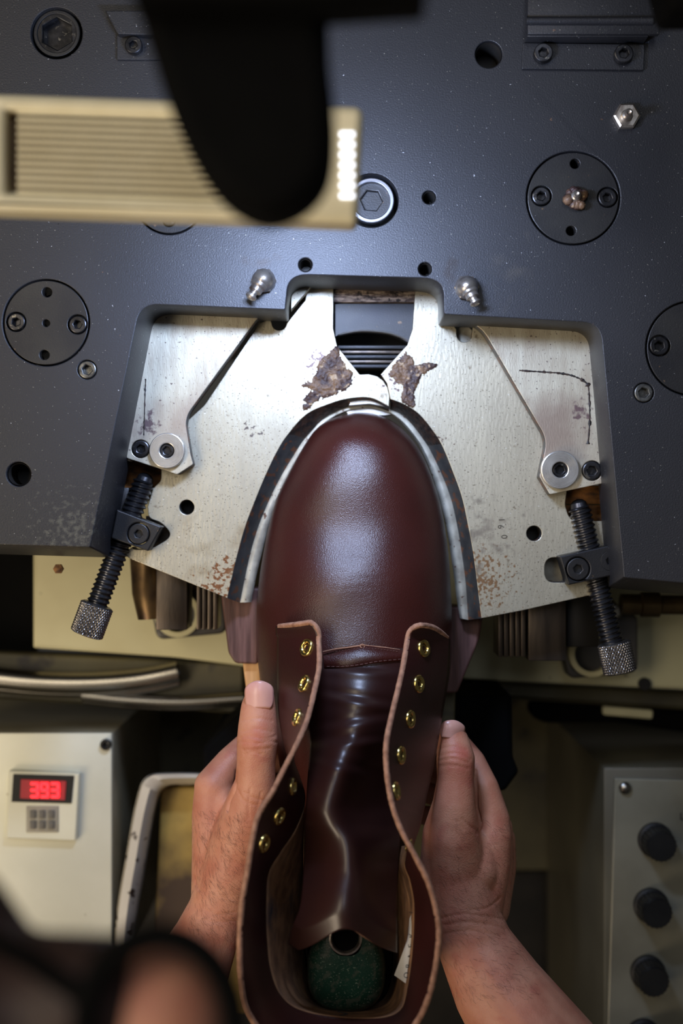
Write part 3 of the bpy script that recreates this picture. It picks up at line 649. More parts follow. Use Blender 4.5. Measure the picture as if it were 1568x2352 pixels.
def stitches(pts, name, parent, zf, ln=5.0, gap=3.6, r=.00022, m=M_thread):
    cp = catmull([(p[0], p[1], 0) for p in pts], 20); b = MB(); acc = 0; st = None
    d = [0]
    for i in range(1, len(cp)): d.append(d[-1] + (cp[i] - cp[i - 1]).length)
    def at(s):
        for i in range(1, len(cp)):
            if d[i] >= s: t = (s - d[i - 1]) / max(1e-6, d[i] - d[i - 1]); return cp[i - 1].lerp(cp[i], t)
        return cp[-1]
    s = 0
    while s + ln < d[-1]:
        q = [at(s), at(s + ln * .5), at(s + ln)]; w_ = [zf(q[0], -.0001), zf(q[1], .0002), zf(q[2], -.0001)]
        b.grid(tube(w_, r, 6), closed=True); s += ln + gap
    return obj(name, b.mesh(smooth=60), m, parent)

# tongue: folded ridge running to the back
ridge = [(1470, 833), (1530, 832), (1600, 826), (1650, 820), (1690, 812), (1740, 786), (1800, 764), (1850, 756), (1890, 768), (1930, 790), (2000, 797), (2060, 790), (2120, 792), (2200, 795)]
tz = [(1486, .0015), (1530, .0085), (1600, .020), (1700, .034), (1800, .048), (1900, .052), (2000, .058), (2110, .066), (2200, .066)]
tl = [(1486, 690), (1600, 700), (1700, 712), (1800, 705), (1900, 700), (2000, 696), (2080, 688), (2150, 664), (2200, 660)]
tr = [(1486, 965), (1600, 935), (1700, 925), (1800, 925), (1900, 920), (2000, 915), (2100, 912), (2200, 912)]
def lk(tab, x): return lerp(x, [t[0] for t in tab], [t[1] for t in tab])
wr_ = [(1541, .0022, -.10), (1610, .0026, -.28), (1660, .0018, .25), (1705, .0022, .1), (1760, .0014, -.4)]
def tong(px, py):
    xr_ = lk(ridge, py); z = lk(tz, py); d = px - xr_
    f = min(1, max(0, (py - 1500) / 260)); wd = 160 * (1 - f) + 108 * f
    drop = .020 * (1 - f) + .058 * f
    if py > 1980: wd += (py - 1980) * .5
    z -= drop * (1 - 1 / (1 + (abs(d) / wd) ** 2.0)) * 1.25
    for (yy, am, sl) in wr_:
        u = (py - yy - sl * -d * .55) / 11; z += am * (math.exp(-(u - .5) ** 2) * .7 - math.exp(-(u + .9) ** 2) * .8) * math.exp(-(d / 75) ** 2)
    z += .0022 * noise.noise(Vector((px * .011, py * .011, 5))) * f
    z += .0018 * math.exp(-((py - 1697) / 12) ** 2 - (d / 16) ** 2)
    return z
rows = []
for i in range(150):
    v = i / 149; row = []
    for j in range(64):
        u = j / 63
        yend = 2180 - 46 * math.exp(-((u - .52) / .26) ** 2) - (0 if u > .1 else (0.1 - u) * 200)
        y = 1484 + 10 * (abs(u - .5) * 2) ** 2 + v * (yend - 1484)
        x = lk(tl, y) * (1 - u) + lk(tr, y) * u
        row.append(P(x, y, tong(x, y) - (.012 * max(0, v - .93) / .07 * (1 - math.exp(-((u - .5) / .4) ** 2)))))
    rows.append(row)
b = MB(); b.grid(rows); me = b.mesh(smooth=180)
to = obj('tongue', me, M_tongue, boot); me.materials.append(M_raw); me.materials.append(M_suede)
sm = to.modifiers.new('thick', 'SOLIDIFY'); sm.thickness = -.0022; sm.offset = 1; sm.material_offset_rim = 1; sm.material_offset = 2
def tz_(p, dz): return P(p.x, p.y, tong(p.x, p.y) + dz)
# stitched throat band on the tongue
bandA = [(742, 1497), (800, 1487), (834, 1483), (880, 1487), (928, 1494)]; bandB = [(744, 1534), (790, 1534), (830, 1529), (870, 1522), (930, 1517)]
a_ = catmull([(p[0], p[1], 0) for p in bandA], 10); c_ = catmull([(p[0], p[1], 0) for p in bandB], 10)
b = MB(); b.grid([[tz_(a_[i].lerp(c_[i], t), hgt) for i in range(len(a_))] for t, hgt in ((-.02, -.001), (0, .0012), (.5, .0014), (.97, .0013), (1.03, -.001))])
obj('throat_band', b.mesh(smooth=180), M_leather, boot)
stitches([(750, 1531), (790, 1531), (830, 1526), (870, 1519), (924, 1514)], 'throat_stitching', boot, lambda p, dz: tz_(p, dz + .0014), 7, 4, .0003)
stitches([(750, 1501), (800, 1492), (834, 1488), (880, 1492), (920, 1498)], 'throat_stitching', boot, lambda p, dz: tz_(p, dz + .0014), 4, 3, .0002)

# quarter / shaft: one ribbon from the left facing round the heel to the right facing.  (edge px,py,z)(lower px,py,z)
Q = [((733, 1470, .014), (640, 1462, -.014)), ((734, 1530, .024), (640, 1530, -.014)), ((722, 1590, .035), (641, 1590, -.012)), ((705, 1655, .046), (646, 1655, -.006)),
     ((682, 1708, .055), (660, 1722, .004)), ((654, 1762, .060), (684, 1785, .012)), ((625, 1818, .065), (696, 1838, .020)), ((592, 1872, .069), (676, 1900, .028)),
     ((577, 1935, .072), (640, 1955, .038)), ((567, 2000, .074), (612, 2005, .046)), ((555, 2070, .076), (607, 2075, .048)), ((549, 2150, .078), (608, 2150, .048)),
     ((552, 2240, .080), (617, 2230, .048)), ((572, 2330, .080), (642, 2290, .048)), ((640, 2405, .080), (690, 2325, .048)), ((780, 2440, .080), (785, 2342, .048)),
     ((900, 2410, .080), (880, 2342, .048)), ((955, 2352, .080), (925, 2320, .048)), ((985, 2290, .080), (940, 2270, .048)), ((1003, 2210, .079), (950, 2200, .048)),
     ((1009, 2140, .078), (955, 2130, .047)), ((1000, 2080, .076), (955, 2070, .046)), ((982, 2022, .074), (946, 2020, .044)), ((953, 1965, .071), (935, 1985, .040)),
     ((925, 1915, .068), (945, 1940, .020)), ((905, 1865, .065), (962, 1890, .004)), ((893, 1815, .062), (975, 1830, -.002)), ((886, 1755, .058), (990, 1765, -.006)),
     ((887, 1700, .054), (1002, 1700, -.010)), ((899, 1640, .044), (1012, 1640, -.012)), ((912, 1585, .035), (1020, 1590, -.012)), ((924, 1530, .025), (1027, 1535, -.014)), ((934, 1468, .014), (1030, 1468, -.014))]
NS = 10; NT = 18
E_ = catmull([q[0] for q in Q], NS); L_s = catmull([q[1] for q in Q], NS)
def qpt(i, t, out=0.0):
    """point on the ribbon: t=0 at the raw edge, 1 at the bottom; bulges to the outside"""
    a = E_[i]; c = L_s[i]; i = max(1, min(len(E_) - 2, i))
    p = a.lerp(c, t); bul = math.sin(PI * t) ** 1.0
    # bulge upward where it lies over the instep
    wv = 4 * noise.noise(Vector((a.x * .012, a.y * .012, 2)))
    up = .0015 * bul if (a.y < 1700 or (a.x > 800 and a.y < 1850)) else .003 * bul
    return Vector((p.x, p.y, p.z + up))
def qP(i, t, dz=0): q = qpt(i, t); return P(q.x, q.y, q.z + dz)
rows = []
for i in range(len(E_)):
    rows.append([qP(i, (k / NT)) for k in range(NT + 1)])
# front corners: extra rows that round off the facing tops
def corner(arc, z0, end, z1, bow):
    out = []
    for n_, (ax, ay) in enumerate(arc):
        f = (n_ + 1) / len(arc); r = []
        for k in range(NT + 1):
            t = k / NT; x = ax + (end[0] - ax) * t; y = ay + (end[1] * f + end[2] * (1 - f) - ay) * t + bow * f * math.sin(PI * t)
            r.append(P(x, y, z0 + (z1 - z0) * t + .0015 * math.sin(PI * t)))
        out.append(r)
    return out
cl_ = corner([(733.5, 1461), (732, 1451), (728, 1442), (722, 1434), (713, 1428)], .014, (637, 1437, 1462), -.014, 1)
cr_ = corner([(936, 1459), (939, 1451), (945, 1444), (954, 1438), (966, 1435)], .014, (1030, 1466, 1468), -.014, -9)
rows = cl_[::-1] + rows + cr_
b = MB(); b.grid(rows); me = b.mesh(smooth=180)
for m in (M_facing, M_raw, M_facing): me.materials.append(m)
qo = obj('quarters', me, None, boot); sd = qo.modifiers.new('thick', 'SOLIDIFY'); sd.thickness = .0026; sd.offset = 0; sd.material_offset_rim = 1; sd.material_offset = 2
sd.use_even_offset = False
# thick raw edge bead along the whole top line
ed = [p.copy() for p in cl_[-1][::-1][1:-1]] + [r[0] for r in rows] + [p.copy() for p in cr_[-1][1:-1]]
nc = NT - 1
def inward(i):
    if i < nc: return (cl_[-2][NT - 1 - i] - cl_[-1][NT - 1 - i]).normalized()
    if i >= nc + len(rows): return (cr_[-2][i - nc - len(rows) + 1] - cr_[-1][i - nc - len(rows) + 1]).normalized()
    return (rows[i - nc][1] - rows[i - nc][0]).normalized()
rw = []
for i, p in enumerate(ed):
    d = (ed[min(i + 1, len(ed) - 1)] - ed[max(i - 1, 0)]).normalized(); inn = inward(i)
    if nc - 2 < i < nc + 6 or nc + len(rows) - 7 < i < nc + len(rows) + 2: inn = (inward(max(0, min(len(ed) - 1, i - 4))) + inward(max(0, min(len(ed) - 1, i + 4))) + inn).normalized()
    nrm = d.cross(inn).normalized()
    jt = .00012 * random.uniform(-1, 1); hwid = .0014 + jt
    rw.append([p - nrm * hwid + inn * .0012, p - nrm * hwid - inn * .0002, p - nrm * hwid * .6 - inn * .0010, p + nrm * hwid * .6 - inn * .0010, p + nrm * hwid - inn * .0002, p + nrm * hwid + inn * .0012])
b = MB(); b.grid(rw, closed=True); obj('raw_top_edge', b.mesh(smooth=70), M_raw, boot)
# inner rolled piping below the shaft edge round the heel, and the suede lining
i0 = 5 * NS; i1 = 24 * NS
Tp = [L_s[i] for i in range(i0, i1)]
Bt = [(693, 1860, -.01), (692, 1930, -.02), (692, 2010, -.03), (692, 2090, -.035), (695, 2160, -.035), (703, 2220, -.035), (715, 2262, -.035), (740, 2300, -.035), (790, 2316, -.035), (850, 2312, -.035),
      (885, 2290, -.035), (902, 2240, -.035), (905, 2170, -.035), (905, 2100, -.032), (904, 2030, -.028), (904, 1980, -.020), (906, 1945, -.010)]
BB = catmull(Bt, 14); rows = []
for i, a in enumerate(Tp):
    c = BB[int(i / (len(Tp) - 1) * (len(BB) - 1))]
    rows.append([P(a.x + (c.x - a.x) * t, a.y + (c.y - a.y) * t, a.z + (c.z - a.z) * t + .0006) for t in [k / 14 for k in range(15)]])
b = MB(); b.grid(rows); o = obj('lining', b.mesh(smooth=180), M_suede, boot); s_ = o.modifiers.new('t', 'SOLIDIFY'); s_.thickness = .0012
b = MB(); b.grid(tube([P(p.x, p.y, p.z + .001) for p in Tp[30:]], .0009, 8), closed=True); obj('inner_piping', b.mesh(smooth=60), M_facing, boot)
# M mark and stitches on the lining, paper tag
def lin_pt(u, t, dz=.0010):
    a = Tp[int(u * (len(Tp) - 1))]; c = BB[int(u * (len(BB) - 1))]; return P(a.x + (c.x - a.x) * t, a.y + (c.y - a.y) * t, a.z + (c.z - a.z) * t + dz)
mk = MB(); mp_ = [(775, 2320), (798, 2326), (778, 2330), (800, 2336), (786, 2340)]
mk.grid(tube([P(x, y, .020 + (y - 2316) * .0011) + Vector((0, 0, .002)) for x, y in mp_], .0003, 6), closed=True); obj('pen_mark', mk.mesh(), M_ink, boot)
tg = MB(); tgp = [(948, 2092, .036), (953, 2110, .036), (951, 2150, .036), (948, 2200, .036), (936, 2262, .036), (905, 2240, .020), (925, 2205, .022), (936, 2160, .026), (940, 2110, .030)]
tg.add([P(x, y, z + .004) for x, y, z in tgp] + [P(x, y, z + .0037) for x, y, z in tgp], [list(range(9)), list(range(9, 18))[::-1]] + [[i, (i + 1) % 9, 9 + (i + 1) % 9, 9 + i] for i in range(9)])
tag_o = obj('size_tag', tg.mesh(), M_white, boot)
tx = MB()
for (ch, x, y) in (('O', 934, 2240), ('R', 938, 2218), ('A', 943, 2196), ('E', 944, 2172), ('K', 946, 2148), ('/', 946, 2096)):
    tx.addmesh(text_mesh(ch, P(x, y, .0425), .0042, PI / 2 + .15, .0002))
obj('tag_lettering', tx.mesh(), M_ink, tag_o)

# eyelets
def find_q(px, py):
    best = None
    for i in range(0, len(E_)):
        for k in range(1, NT * 2):
            t = k / NT / 2; q = qpt(i, t); d = (q.x - px) ** 2 + (q.y - py) ** 2
            if best is None or d < best[0]: best = (d, i, t)
    return best[1], best[2]
def eyelet(px, py, r=.0052):
    i, t = find_q(px, py); p = qP(i, t); du = qP(min(i + 2, len(E_) - 1), t) - qP(max(i - 2, 0), t); dv = qP(i, min(1, t + .08)) - qP(i, max(0, t - .08))
    nrm = du.cross(dv).normalized()
    if nrm.z < 0: nrm = -nrm
    M = Matrix.Translation(p + nrm * .0013) @ nrm.to_track_quat('Z', 'Y').to_matrix().to_4x4()
    b = MB(); b.lathe([(r, -.0004), (r, .0004), (r * .9, .0011), (r * .74, .0013), (r * .6, .0009), (r * .50, -.0002), (r * .42, -.0016), (r * .40, -.003)], M, 32, cap=False)
    b.lathe([(r * .50, -.0001), (r * .30, .0001), (r * .14, -.0006)], M, 24)
    obj('eyelet', b.mesh(smooth=50), M_brass, boot)
for (x, y) in ((709, 1489), (703, 1571), (686, 1650), (667, 1807), (638, 1871), (603, 1935), (968, 1490), (956, 1571), (937, 1653), (917, 1737), (905, 1815), (937, 1948)): eyelet(x, y)
def qs(p, dz):
    i, t = find_q(p.x, p.y); return qP(i, t, dz + .0014)
stitches([(650, 1450), (652, 1500), (652, 1560), (648, 1610), (644, 1650)], 'quarter_stitching', boot, qs, 4, 3, .00022)
stitches([(668, 1448), (671, 1500), (672, 1560), (664, 1620), (652, 1680)], 'quarter_stitching', boot, qs, 4, 3, .0002)
stitches([(683, 1448), (684, 1510), (690, 1530), (690, 1590), (688, 1625)], 'quarter_stitching', boot, qs, 4, 3, .0002)
stitches([(1000, 1470), (1001, 1530), (995, 1570), (985, 1640), (970, 1720)], 'quarter_stitching', boot, qs, 4, 3, .0002)
stitches([(1014, 1475), (1010, 1560), (1003, 1640), (996, 1700)], 'quarter_stitching', boot, qs, 4, 3, .0002)
stitches([(945, 1478), (936, 1530), (924, 1590), (911, 1640)], 'quarter_stitching', boot, qs, 4, 3, .0002)
# insole bottom closing the heel
b = MB(); bt = [P(p.x, p.y, -.036) for p in BB]; b.add(bt, [list(range(len(bt)))]); obj('insole', b.mesh(), M_matte, boot)

# the green last inside
last = thing('shoe_last', 'green plastic shoe last with a steel lined hole inside the boot heel', 'last', P(795, 2240, -.034))
loops = []; 
for (zz, sx, sy, cy) in ((-.034, 78, 88, 2238), (-.012, 88, 94, 2232), (.004, 90, 96, 2228), (.012, 84, 90, 2226), (.0165, 66, 74, 2210), (.018, 36, 38, 2158)):
    loops.append([P(795 + sx * math.copysign(abs(math.cos(a)) ** .75, math.cos(a)), cy + sy * math.copysign(abs(math.sin(a)) ** .8, math.sin(a)), zz) for a in [2 * PI * i / 48 for i in range(48)]])
b = MB(); b.grid(loops, closed=True); b.add(loops[0], [list(range(48))]); obj('last_body', b.mesh(smooth=60), M_last, last)
b = MB(); k = K(.018); b.lathe([(40 * k, -.001), (38 * k, .0002), (34 * k, .0004), (32.5 * k, .0011), (31 * k, .0005), (30 * k, -.003)], Matrix.Translation(P(793, 2156, .018)), 40, cap=False); 
obj('steel_bushing', b.mesh(smooth=50), M_nip, last)
b = MB(); b.lathe([(30.5 * k, -.002), (30 * k, -.03), (1 * k, -.03)], Matrix.Translation(P(793, 2156, .018)), 32); obj('hole_lining', b.mesh(smooth=50), M_matte, last)

# ------------------------------------------------------------------ the operator
def swept(chains, voxel, smooth=6, fac=.6):
    bm = bmesh.new()
    for ch in chains:
        for (a, c) in zip(ch[:-1], ch[1:]):
            pa, ra = a; pb, rb = c; L = (pb - pa).length; n = max(2, int(L / (min(ra, rb) * .16)))
            for i in range(n + 1):
                t = i / n; bmesh.ops.create_icosphere(bm, subdivisions=3, radius=ra + (rb - ra) * t, matrix=Matrix.Translation(pa.lerp(pb, t)))
    me = bpy.data.meshes.new('sw'); bm.to_mesh(me); bm.free()
    ob = bpy.data.objects.new('sw', me); C.objects.link(ob)
    r = ob.modifiers.new('r', 'REMESH'); r.mode = 'VOXEL'; r.voxel_size = voxel
    s = ob.modifiers.new('s', 'SMOOTH'); s.iterations = smooth; s.factor = fac
    dg = bpy.context.evaluated_depsgraph_get(); dg.update(); out = bpy.data.meshes.new_from_object(ob.evaluated_get(dg))
    bpy.data.objects.remove(ob); bpy.data.meshes.remove(me); return out
def J(px, py, z, rpx): return (P(px, py, z), rpx * K(z))
def creases(me, lines, depth=.00045, sig=2.4):
    segs = []
    for ln in lines:
        d_ = depth; pts = ln
        if isinstance(ln[0], (int, float)): d_ = ln[0]; pts = ln[1]
        cp = catmull([(p[0], p[1], 0) for p in pts], 4)
        for a, c in zip(cp[:-1], cp[1:]): segs.append((a.xy, c.xy, d_))
    xs = [s[0].x for s in segs] + [s[1].x for s in segs]; ysl = [s[0].y for s in segs] + [s[1].y for s in segs]
    bx = (min(xs) - 12, max(xs) + 12, min(ysl) - 12, max(ysl) + 12)
    nv = [v.normal.copy() for v in me.vertices]
    for i, v in enumerate(me.vertices):
        if nv[i].z < .1: continue
        k = K(v.co.z); p = Vector((v.co.x / k + 784, 1176 - v.co.y / k))
        if not (bx[0] < p.x < bx[1] and bx[2] < p.y < bx[3]): continue
        dd = 0
        for a, c, dp in segs:
            if abs(p.x - a.x) > 30 and abs(p.x - c.x) > 30: continue
            ab = c - a; L2 = ab.length_squared or 1; t = max(0, min(1, (p - a).dot(ab) / L2)); q = (p - a - ab * t).length
            if q < 9: dd = max(dd, dp * math.exp(-(q / sig) ** 2))
        v.co -= nv[i] * dd

# left hand ---------------------------------------------------------
LH = [
 [J(597, 1598, -.012, 33), J(593, 1628, -.011, 41), J(592, 1670, -.009, 46), J(591, 1700, -.008, 48), J(588, 1750, -.010, 45), J(586, 1800, -.013, 47), J(570, 1870, -.022, 62), J(545, 1950, -.032, 72)],  # thumb
 [J(545, 1950, -.032, 72), J(520, 2030, -.036, 72), J(500, 2090, -.036, 68), J(470, 2160, -.034, 76), J(410, 2290, -.025, 100), J(320, 2500, .0, 125)],  # wrist, forearm
 [J(500, 2060, -.040, 62), J(492, 1960, -.040, 52), J(484, 1870, -.040, 44), J(486, 1806, -.040, 40)],   # index metacarpal
 [J(540, 1960, -.034, 62), J(520, 1880, -.040, 50), J(505, 1830, -.040, 40)],
 [J(487, 1806, -.040, 42), J(530, 1752, -.050, 37), J(578, 1705, -.066, 33), J(630, 1670, -.080, 30), J(690, 1660, -.086, 26)],        # index finger under the boot
 [J(500, 2060, -.055, 60), J(490, 1930, -.060, 50), J(487, 1845, -.064, 40), J(540, 1785, -.078, 36), J(600, 1750, -.092, 32), J(680, 1740, -.098, 28)],   # middle
 [J(505, 2060, -.070, 56), J(500, 1950, -.076, 46), J(500, 1880, -.082, 37), J(550, 1830, -.096, 33), J(620, 1805, -.106, 29), J(690, 1800, -.110, 26)],   # ring
 [J(510, 2060, -.080, 48), J(510, 1980, -.090, 40), J(515, 1930, -.096, 32), J(560, 1890, -.108, 28), J(620, 1875, -.115, 25), J(680, 1870, -.118, 22)]]   # little
lh = swept(LH, .00095, 10, .6)
cre = [(.0006, [(551, 1696), (565, 1690), (590, 1694), (612, 1698), (632, 1690)]), (.0006, [(546, 1703), (570, 1704), (592, 1708), (620, 1702), (636, 1705)]), [(556, 1680), (590, 1674), (625, 1682)], [(558, 1722), (590, 1722), (620, 1718)],
       [(560, 1732), (580, 1728), (600, 1732)], (.0018, [(541, 1800), (536, 1820), (526, 1840), (522, 1862)]), (.001, [(543, 1770), (540, 1800)]), [(546, 1815), (560, 1840), (590, 1850)], [(560, 1820), (590, 1835), (615, 1838)],
       [(575, 1810), (570, 1850), (572, 1880)], [(600, 1820), (590, 1860)], [(445, 2010), (455, 2040), (470, 2050)], (.0003, [(470, 2090), (500, 2100), (540, 2095)]), (.0003, [(450, 2110), (490, 2118), (540, 2115)]), (.0004, [(555, 1655), (590, 1650), (625, 1655)])]
creases(lh, cre)
# right hand --------------------------------------------------------
RH = [
 [J(1036, 1684, -.022, 30), J(1040, 1705, -.022, 38), J(1046, 1745, -.018, 45), J(1046, 1790, -.017, 43), J(1042, 1850, -.016, 50), J(1035, 1920, -.020, 66), J(1040, 2000, -.028, 78)],  # thumb
 [J(1040, 2000, -.028, 78), J(1055, 2060, -.030, 84), J(1072, 2120, -.030, 84), J(1095, 2180, -.028, 88), J(1150, 2280, -.020, 108), J(1260, 2440, -.005, 135), J(1360, 2600, .01, 150)],
 [J(1090, 2080, -.034, 66), J(1122, 1980, -.036, 52), J(1130, 1920, -.036, 46), J(1128, 1880, -.038, 42)],   # index metacarpal
 [J(1080, 2000, -.030, 66), J(1100, 1930, -.036, 46), J(1112, 1890, -.040, 36)],
 [J(1130, 1885, -.038, 42), J(1110, 1810, -.040, 36), J(1082, 1752, -.048, 34), J(1052, 1712, -.062, 30), J(1015, 1690, -.070, 27)],   # index finger
 [J(1110, 2080, -.050, 62), J(1130, 1980, -.054, 50), J(1134, 1905, -.056, 44), J(1095, 1830, -.076, 36), J(1040, 1780, -.092, 32), J(960, 1760, -.096, 28)],
 [J(1115, 2080, -.064, 56), J(1140, 1990, -.070, 46), J(1144, 1930, -.072, 40), J(1090, 1870, -.092, 33), J(1030, 1830, -.104, 29), J(960, 1815, -.108, 26)],
 [J(1115, 2080, -.076, 46), J(1136, 2010, -.086, 40), J(1130, 1965, -.090, 33), J(1080, 1910, -.104, 29), J(1020, 1880, -.112, 26), J(960, 1870, -.115, 22)]]
rh = swept(RH, .00095, 10, .6)
creases(rh, [(.0006, [(1004, 1738), (1030, 1730), (1060, 1732), (1080, 1745)]), (.0006, [(1002, 1748), (1040, 1742), (1075, 1752)]), [(1004, 1722), (1035, 1715), (1070, 1722)], [(1005, 1760), (1040, 1758), (1075, 1765)], (.0016, [(1092, 1770), (1094, 1810), (1094, 1850), (1100, 1875), (1104, 1895), (1096, 1912)]),
             [(1060, 1880), (1075, 1895), (1092, 1905)], [(1050, 1885), (1065, 1905)], (.0004, [(1010, 2110), (1060, 2100), (1120, 2105), (1155, 2112)]), (.0004, [(1020, 2125), (1070, 2118), (1130, 2125), (1160, 2135)]), (.0003, [(1020, 2145), (1080, 2138), (1150, 2150)]), [(1150, 2060), (1120, 2085), (1080, 2090)]])
# upper arms (outside the frame) and the head near the camera
def W(x, y, z, r): return (Vector((x, y, z)), r)
pl = P(320, 2500, 0); pr_ = P(1360, 2600, .01)
arms = swept([[W(pl.x, pl.y, 0, .031), W(-.20, -.50, .06, .040), W(-.19, -.62, .22, .050)], [W(pr_.x, pr_.y, .01, .037), W(.24, -.54, .07, .042), W(.19, -.64, .22, .050)]], .004, 4)
def HW(px, py, z, rpx): return (P(px, py, z), rpx * K(z))
head = swept([[HW(20, 2720, .385, 500), HW(150, 2650, .395, 400)], [HW(352, 2335, .425, 172), HW(330, 2440, .41, 215)], [W(-.085, -.24, .34, .055), W(-.07, -.33, .28, .055), W(-.05, -.47, .25, .06)]], .003, 3)
pm_ = MB()
for m_ in (lh, rh, arms, head): pm_.addmesh(m_)
per = obj('person', pm_.mesh(smooth=180), M_skin, None, 'person with bare hands gripping both sides of the boot, head blurred at lower left', 'person')
shirt = swept([[W(-.17, -.62, .24, .075), W(.17, -.62, .24, .075)], [W(-.10, -.62, .20, .11), W(-.10, -.75, -.25, .12)], [W(.10, -.62, .20, .11), W(.10, -.75, -.25, .12)], [W(-.03, -.55, .26, .07), W(-.03, -.50, .26, .062)],
               [W(-.19, -.62, .23, .062), W(-.196, -.56, .14, .056)], [W(.19, -.63, .23, .062), W(.215, -.585, .15, .056)]], .006, 4)
obj('shirt', shirt, M_shirt, per)
# hair shell and spectacles
hr = swept([[HW(60, 2330, .425, 190), HW(190, 2310, .43, 165)], [HW(190, 2310, .43, 165), HW(300, 2290, .42, 140)], [HW(-160, 2500, .42, 400), HW(-80, 2380, .42, 250), HW(-160, 2800, .40, 420)], [HW(-140, 2140, .41, 175), HW(-40, 2400, .42, 230)]], .004, 3)
obj('hair', hr, mat('dark_brown_hair', (.030, .014, .010, 1), (.040, .018, .013, 1), .6, 0, 300), per)
b = MB(); zs = .448
b.grid(tube([P(368 + 172 * math.cos(a), 2365 + 215 * math.sin(a), zs) for a in [2 * PI * i / 40 for i in range(41)]], .0040, 10), closed=True)
b.grid(tube([P(190, 2290, zs), P(60, 2200, zs - .01), P(-120, 2120, zs - .03)], .003, 8), closed=True)
obj('spectacles', b.mesh(smooth=60), M_matte, per)
def nail(px, py, z, wx, wy, rot, tiltx, parent):
    rows = []
    for i in range(15):
        v = -1 + 2 * i / 14; row = []
        for j in range(17):
            u = -1 + 2 * j / 16; lim = (1 - max(0, v) ** 3.2 * .55 - max(0, -v) ** 4 * .25)
            x = u * wx * lim * K(z); y = v * wy * K(z) * (1 - .12 * u * u * (1 if v > 0 else -1)); zz = -.0046 * (u * lim) ** 2 * (wx / 38) - .0022 * max(0, v) ** 2
            row.append(P(px, py, z) + Vector((x * math.cos(rot) - y * math.sin(rot), x * math.sin(rot) + y * math.cos(rot), zz + tiltx * x)))
        rows.append(row)
    b = MB(); b.grid(rows); o = obj('thumbnail', b.mesh(smooth=180), M_nail, parent); s = o.modifiers.new('t', 'SOLIDIFY'); s.thickness = .0007; s.offset = -1
nail(594, 1595, -.0008, 34, 31, .03, 0, per)
nail(1041, 1676, -.0137, 29, 21, -.25, -.25, per)
# short dark hairs on hands and forearms
from mathutils.bvhtree import BVHTree
def fuzz(me, n, reg, dr, seed):
    random.seed(seed); bv = BVHTree.FromPolygons([v.co for v in me.vertices], [list(p.vertices) for p in me.polygons]); b = MB(); k = 0; tries = 0
    while k < n and tries < n * 20:
        tries += 1; px = random.uniform(reg[0], reg[1]); py = random.uniform(reg[2], reg[3])
        o = Vector((0, 0, H)); d = (P(px, py, -.03) - o).normalized(); hit, nr, ix, ds = bv.ray_cast(o, d)
        if hit is None or nr.z < .12: continue
        k += 1; a = dr + random.gauss(0, .25); t = Vector((math.cos(a), math.sin(a), 0)); t = (t - nr * t.dot(nr)).normalized(); L = random.uniform(.002, .0052); cv = random.gauss(0, .0004)
        sd_ = nr.cross(t); pts_ = [hit, hit + t * L * .5 + nr * .0005 + sd_ * cv, hit + t * L + nr * .0003 + sd_ * cv * 2.5]
        b.grid(tube(pts_, .000036, 3), closed=True)
    return b
b = fuzz(lh, 620, (430, 560, 1860, 2160), -.9, 1); b2 = fuzz(rh, 560, (1000, 1230, 1880, 2300), -.55, 2)
b.add(b2.v, b2.f); ho = obj('arm_hair', b.mesh(smooth=180), M_hair, per, kind='stuff')

# ------------------------------------------------------------------ foreground: lamp and press arm
zl = .20
lamp = thing('work_lamp', 'out of focus cream machine lamp with ribbed top, upper left', 'lamp', P(420, 370, zl - .03))
zq = zl
LO = rnd([(-220, 206, 10), (835, 243, 26), (822, 513, 22), (-220, 474, 10)], 20, 8)
lb = MB(); lb.addmesh(flat([LO, rnd([(10, 250), (640, 272), (640, 462), (10, 442)], 10)], zl, .012, .0035)); lb.addmesh(flat([LO], zl - .010, .020, .003))
obj('housing', lb.mesh(smooth=40), M_lamp, lamp)
b = MB(); b.addmesh(flat([rnd([(12, 252), (638, 274), (638, 460), (12, 440)], 10)], zl - .0095, .0005, .0001)); obj('rib_gap_shade', b.mesh(), mat('brown_gap_shade', lin((110, 92, 66)), lin((80, 64, 44)), .8, 0, 60), lamp)  # dark sheet under the ribs, its colour standing in for shade in the gaps
rb = MB()
for i in range(12):
    y = 258 + i * 16.6; a = P(40, y, zl - .003); c = P(630, y + 20, zl - .003); M_, L_ = axis(a, c); rb.lathe([(.00085, 0), (.00085, L_)], M_, 10)
obj('ribbed_panel', rb.mesh(), M_lamp, lamp)
for i in range(7):
    b = MB(); y = 308 + i * 23.5; q = P(797, y, zl + .0005)
    b.box(q.x - .0032, q.x + .0032, q.y - .0012, q.y + .0012, zl - .0005, zl + .0008, 0, .0006); obj('lit_slot', b.mesh(), M_slot, lamp)
b = MB(); a = P(640, 378, zl - .030); b.box(a.x - .05, a.x + .032, a.y - .014, a.y + .014, zl - .034, zl - .030, 0, .001); obj('light_tube', b.mesh(), M_tube, lamp)
ll = area('work_lamp_light', (P(690, 378, .17).x, P(690, 378, .17).y, .162), (P(690, 378, .17).x + .004, P(690, 378, .17).y - .05, 0), .070, .034, 1.25, (.52, .66, 1.0))
ll.parent = lamp; ll.location = ll.location - lamp.location

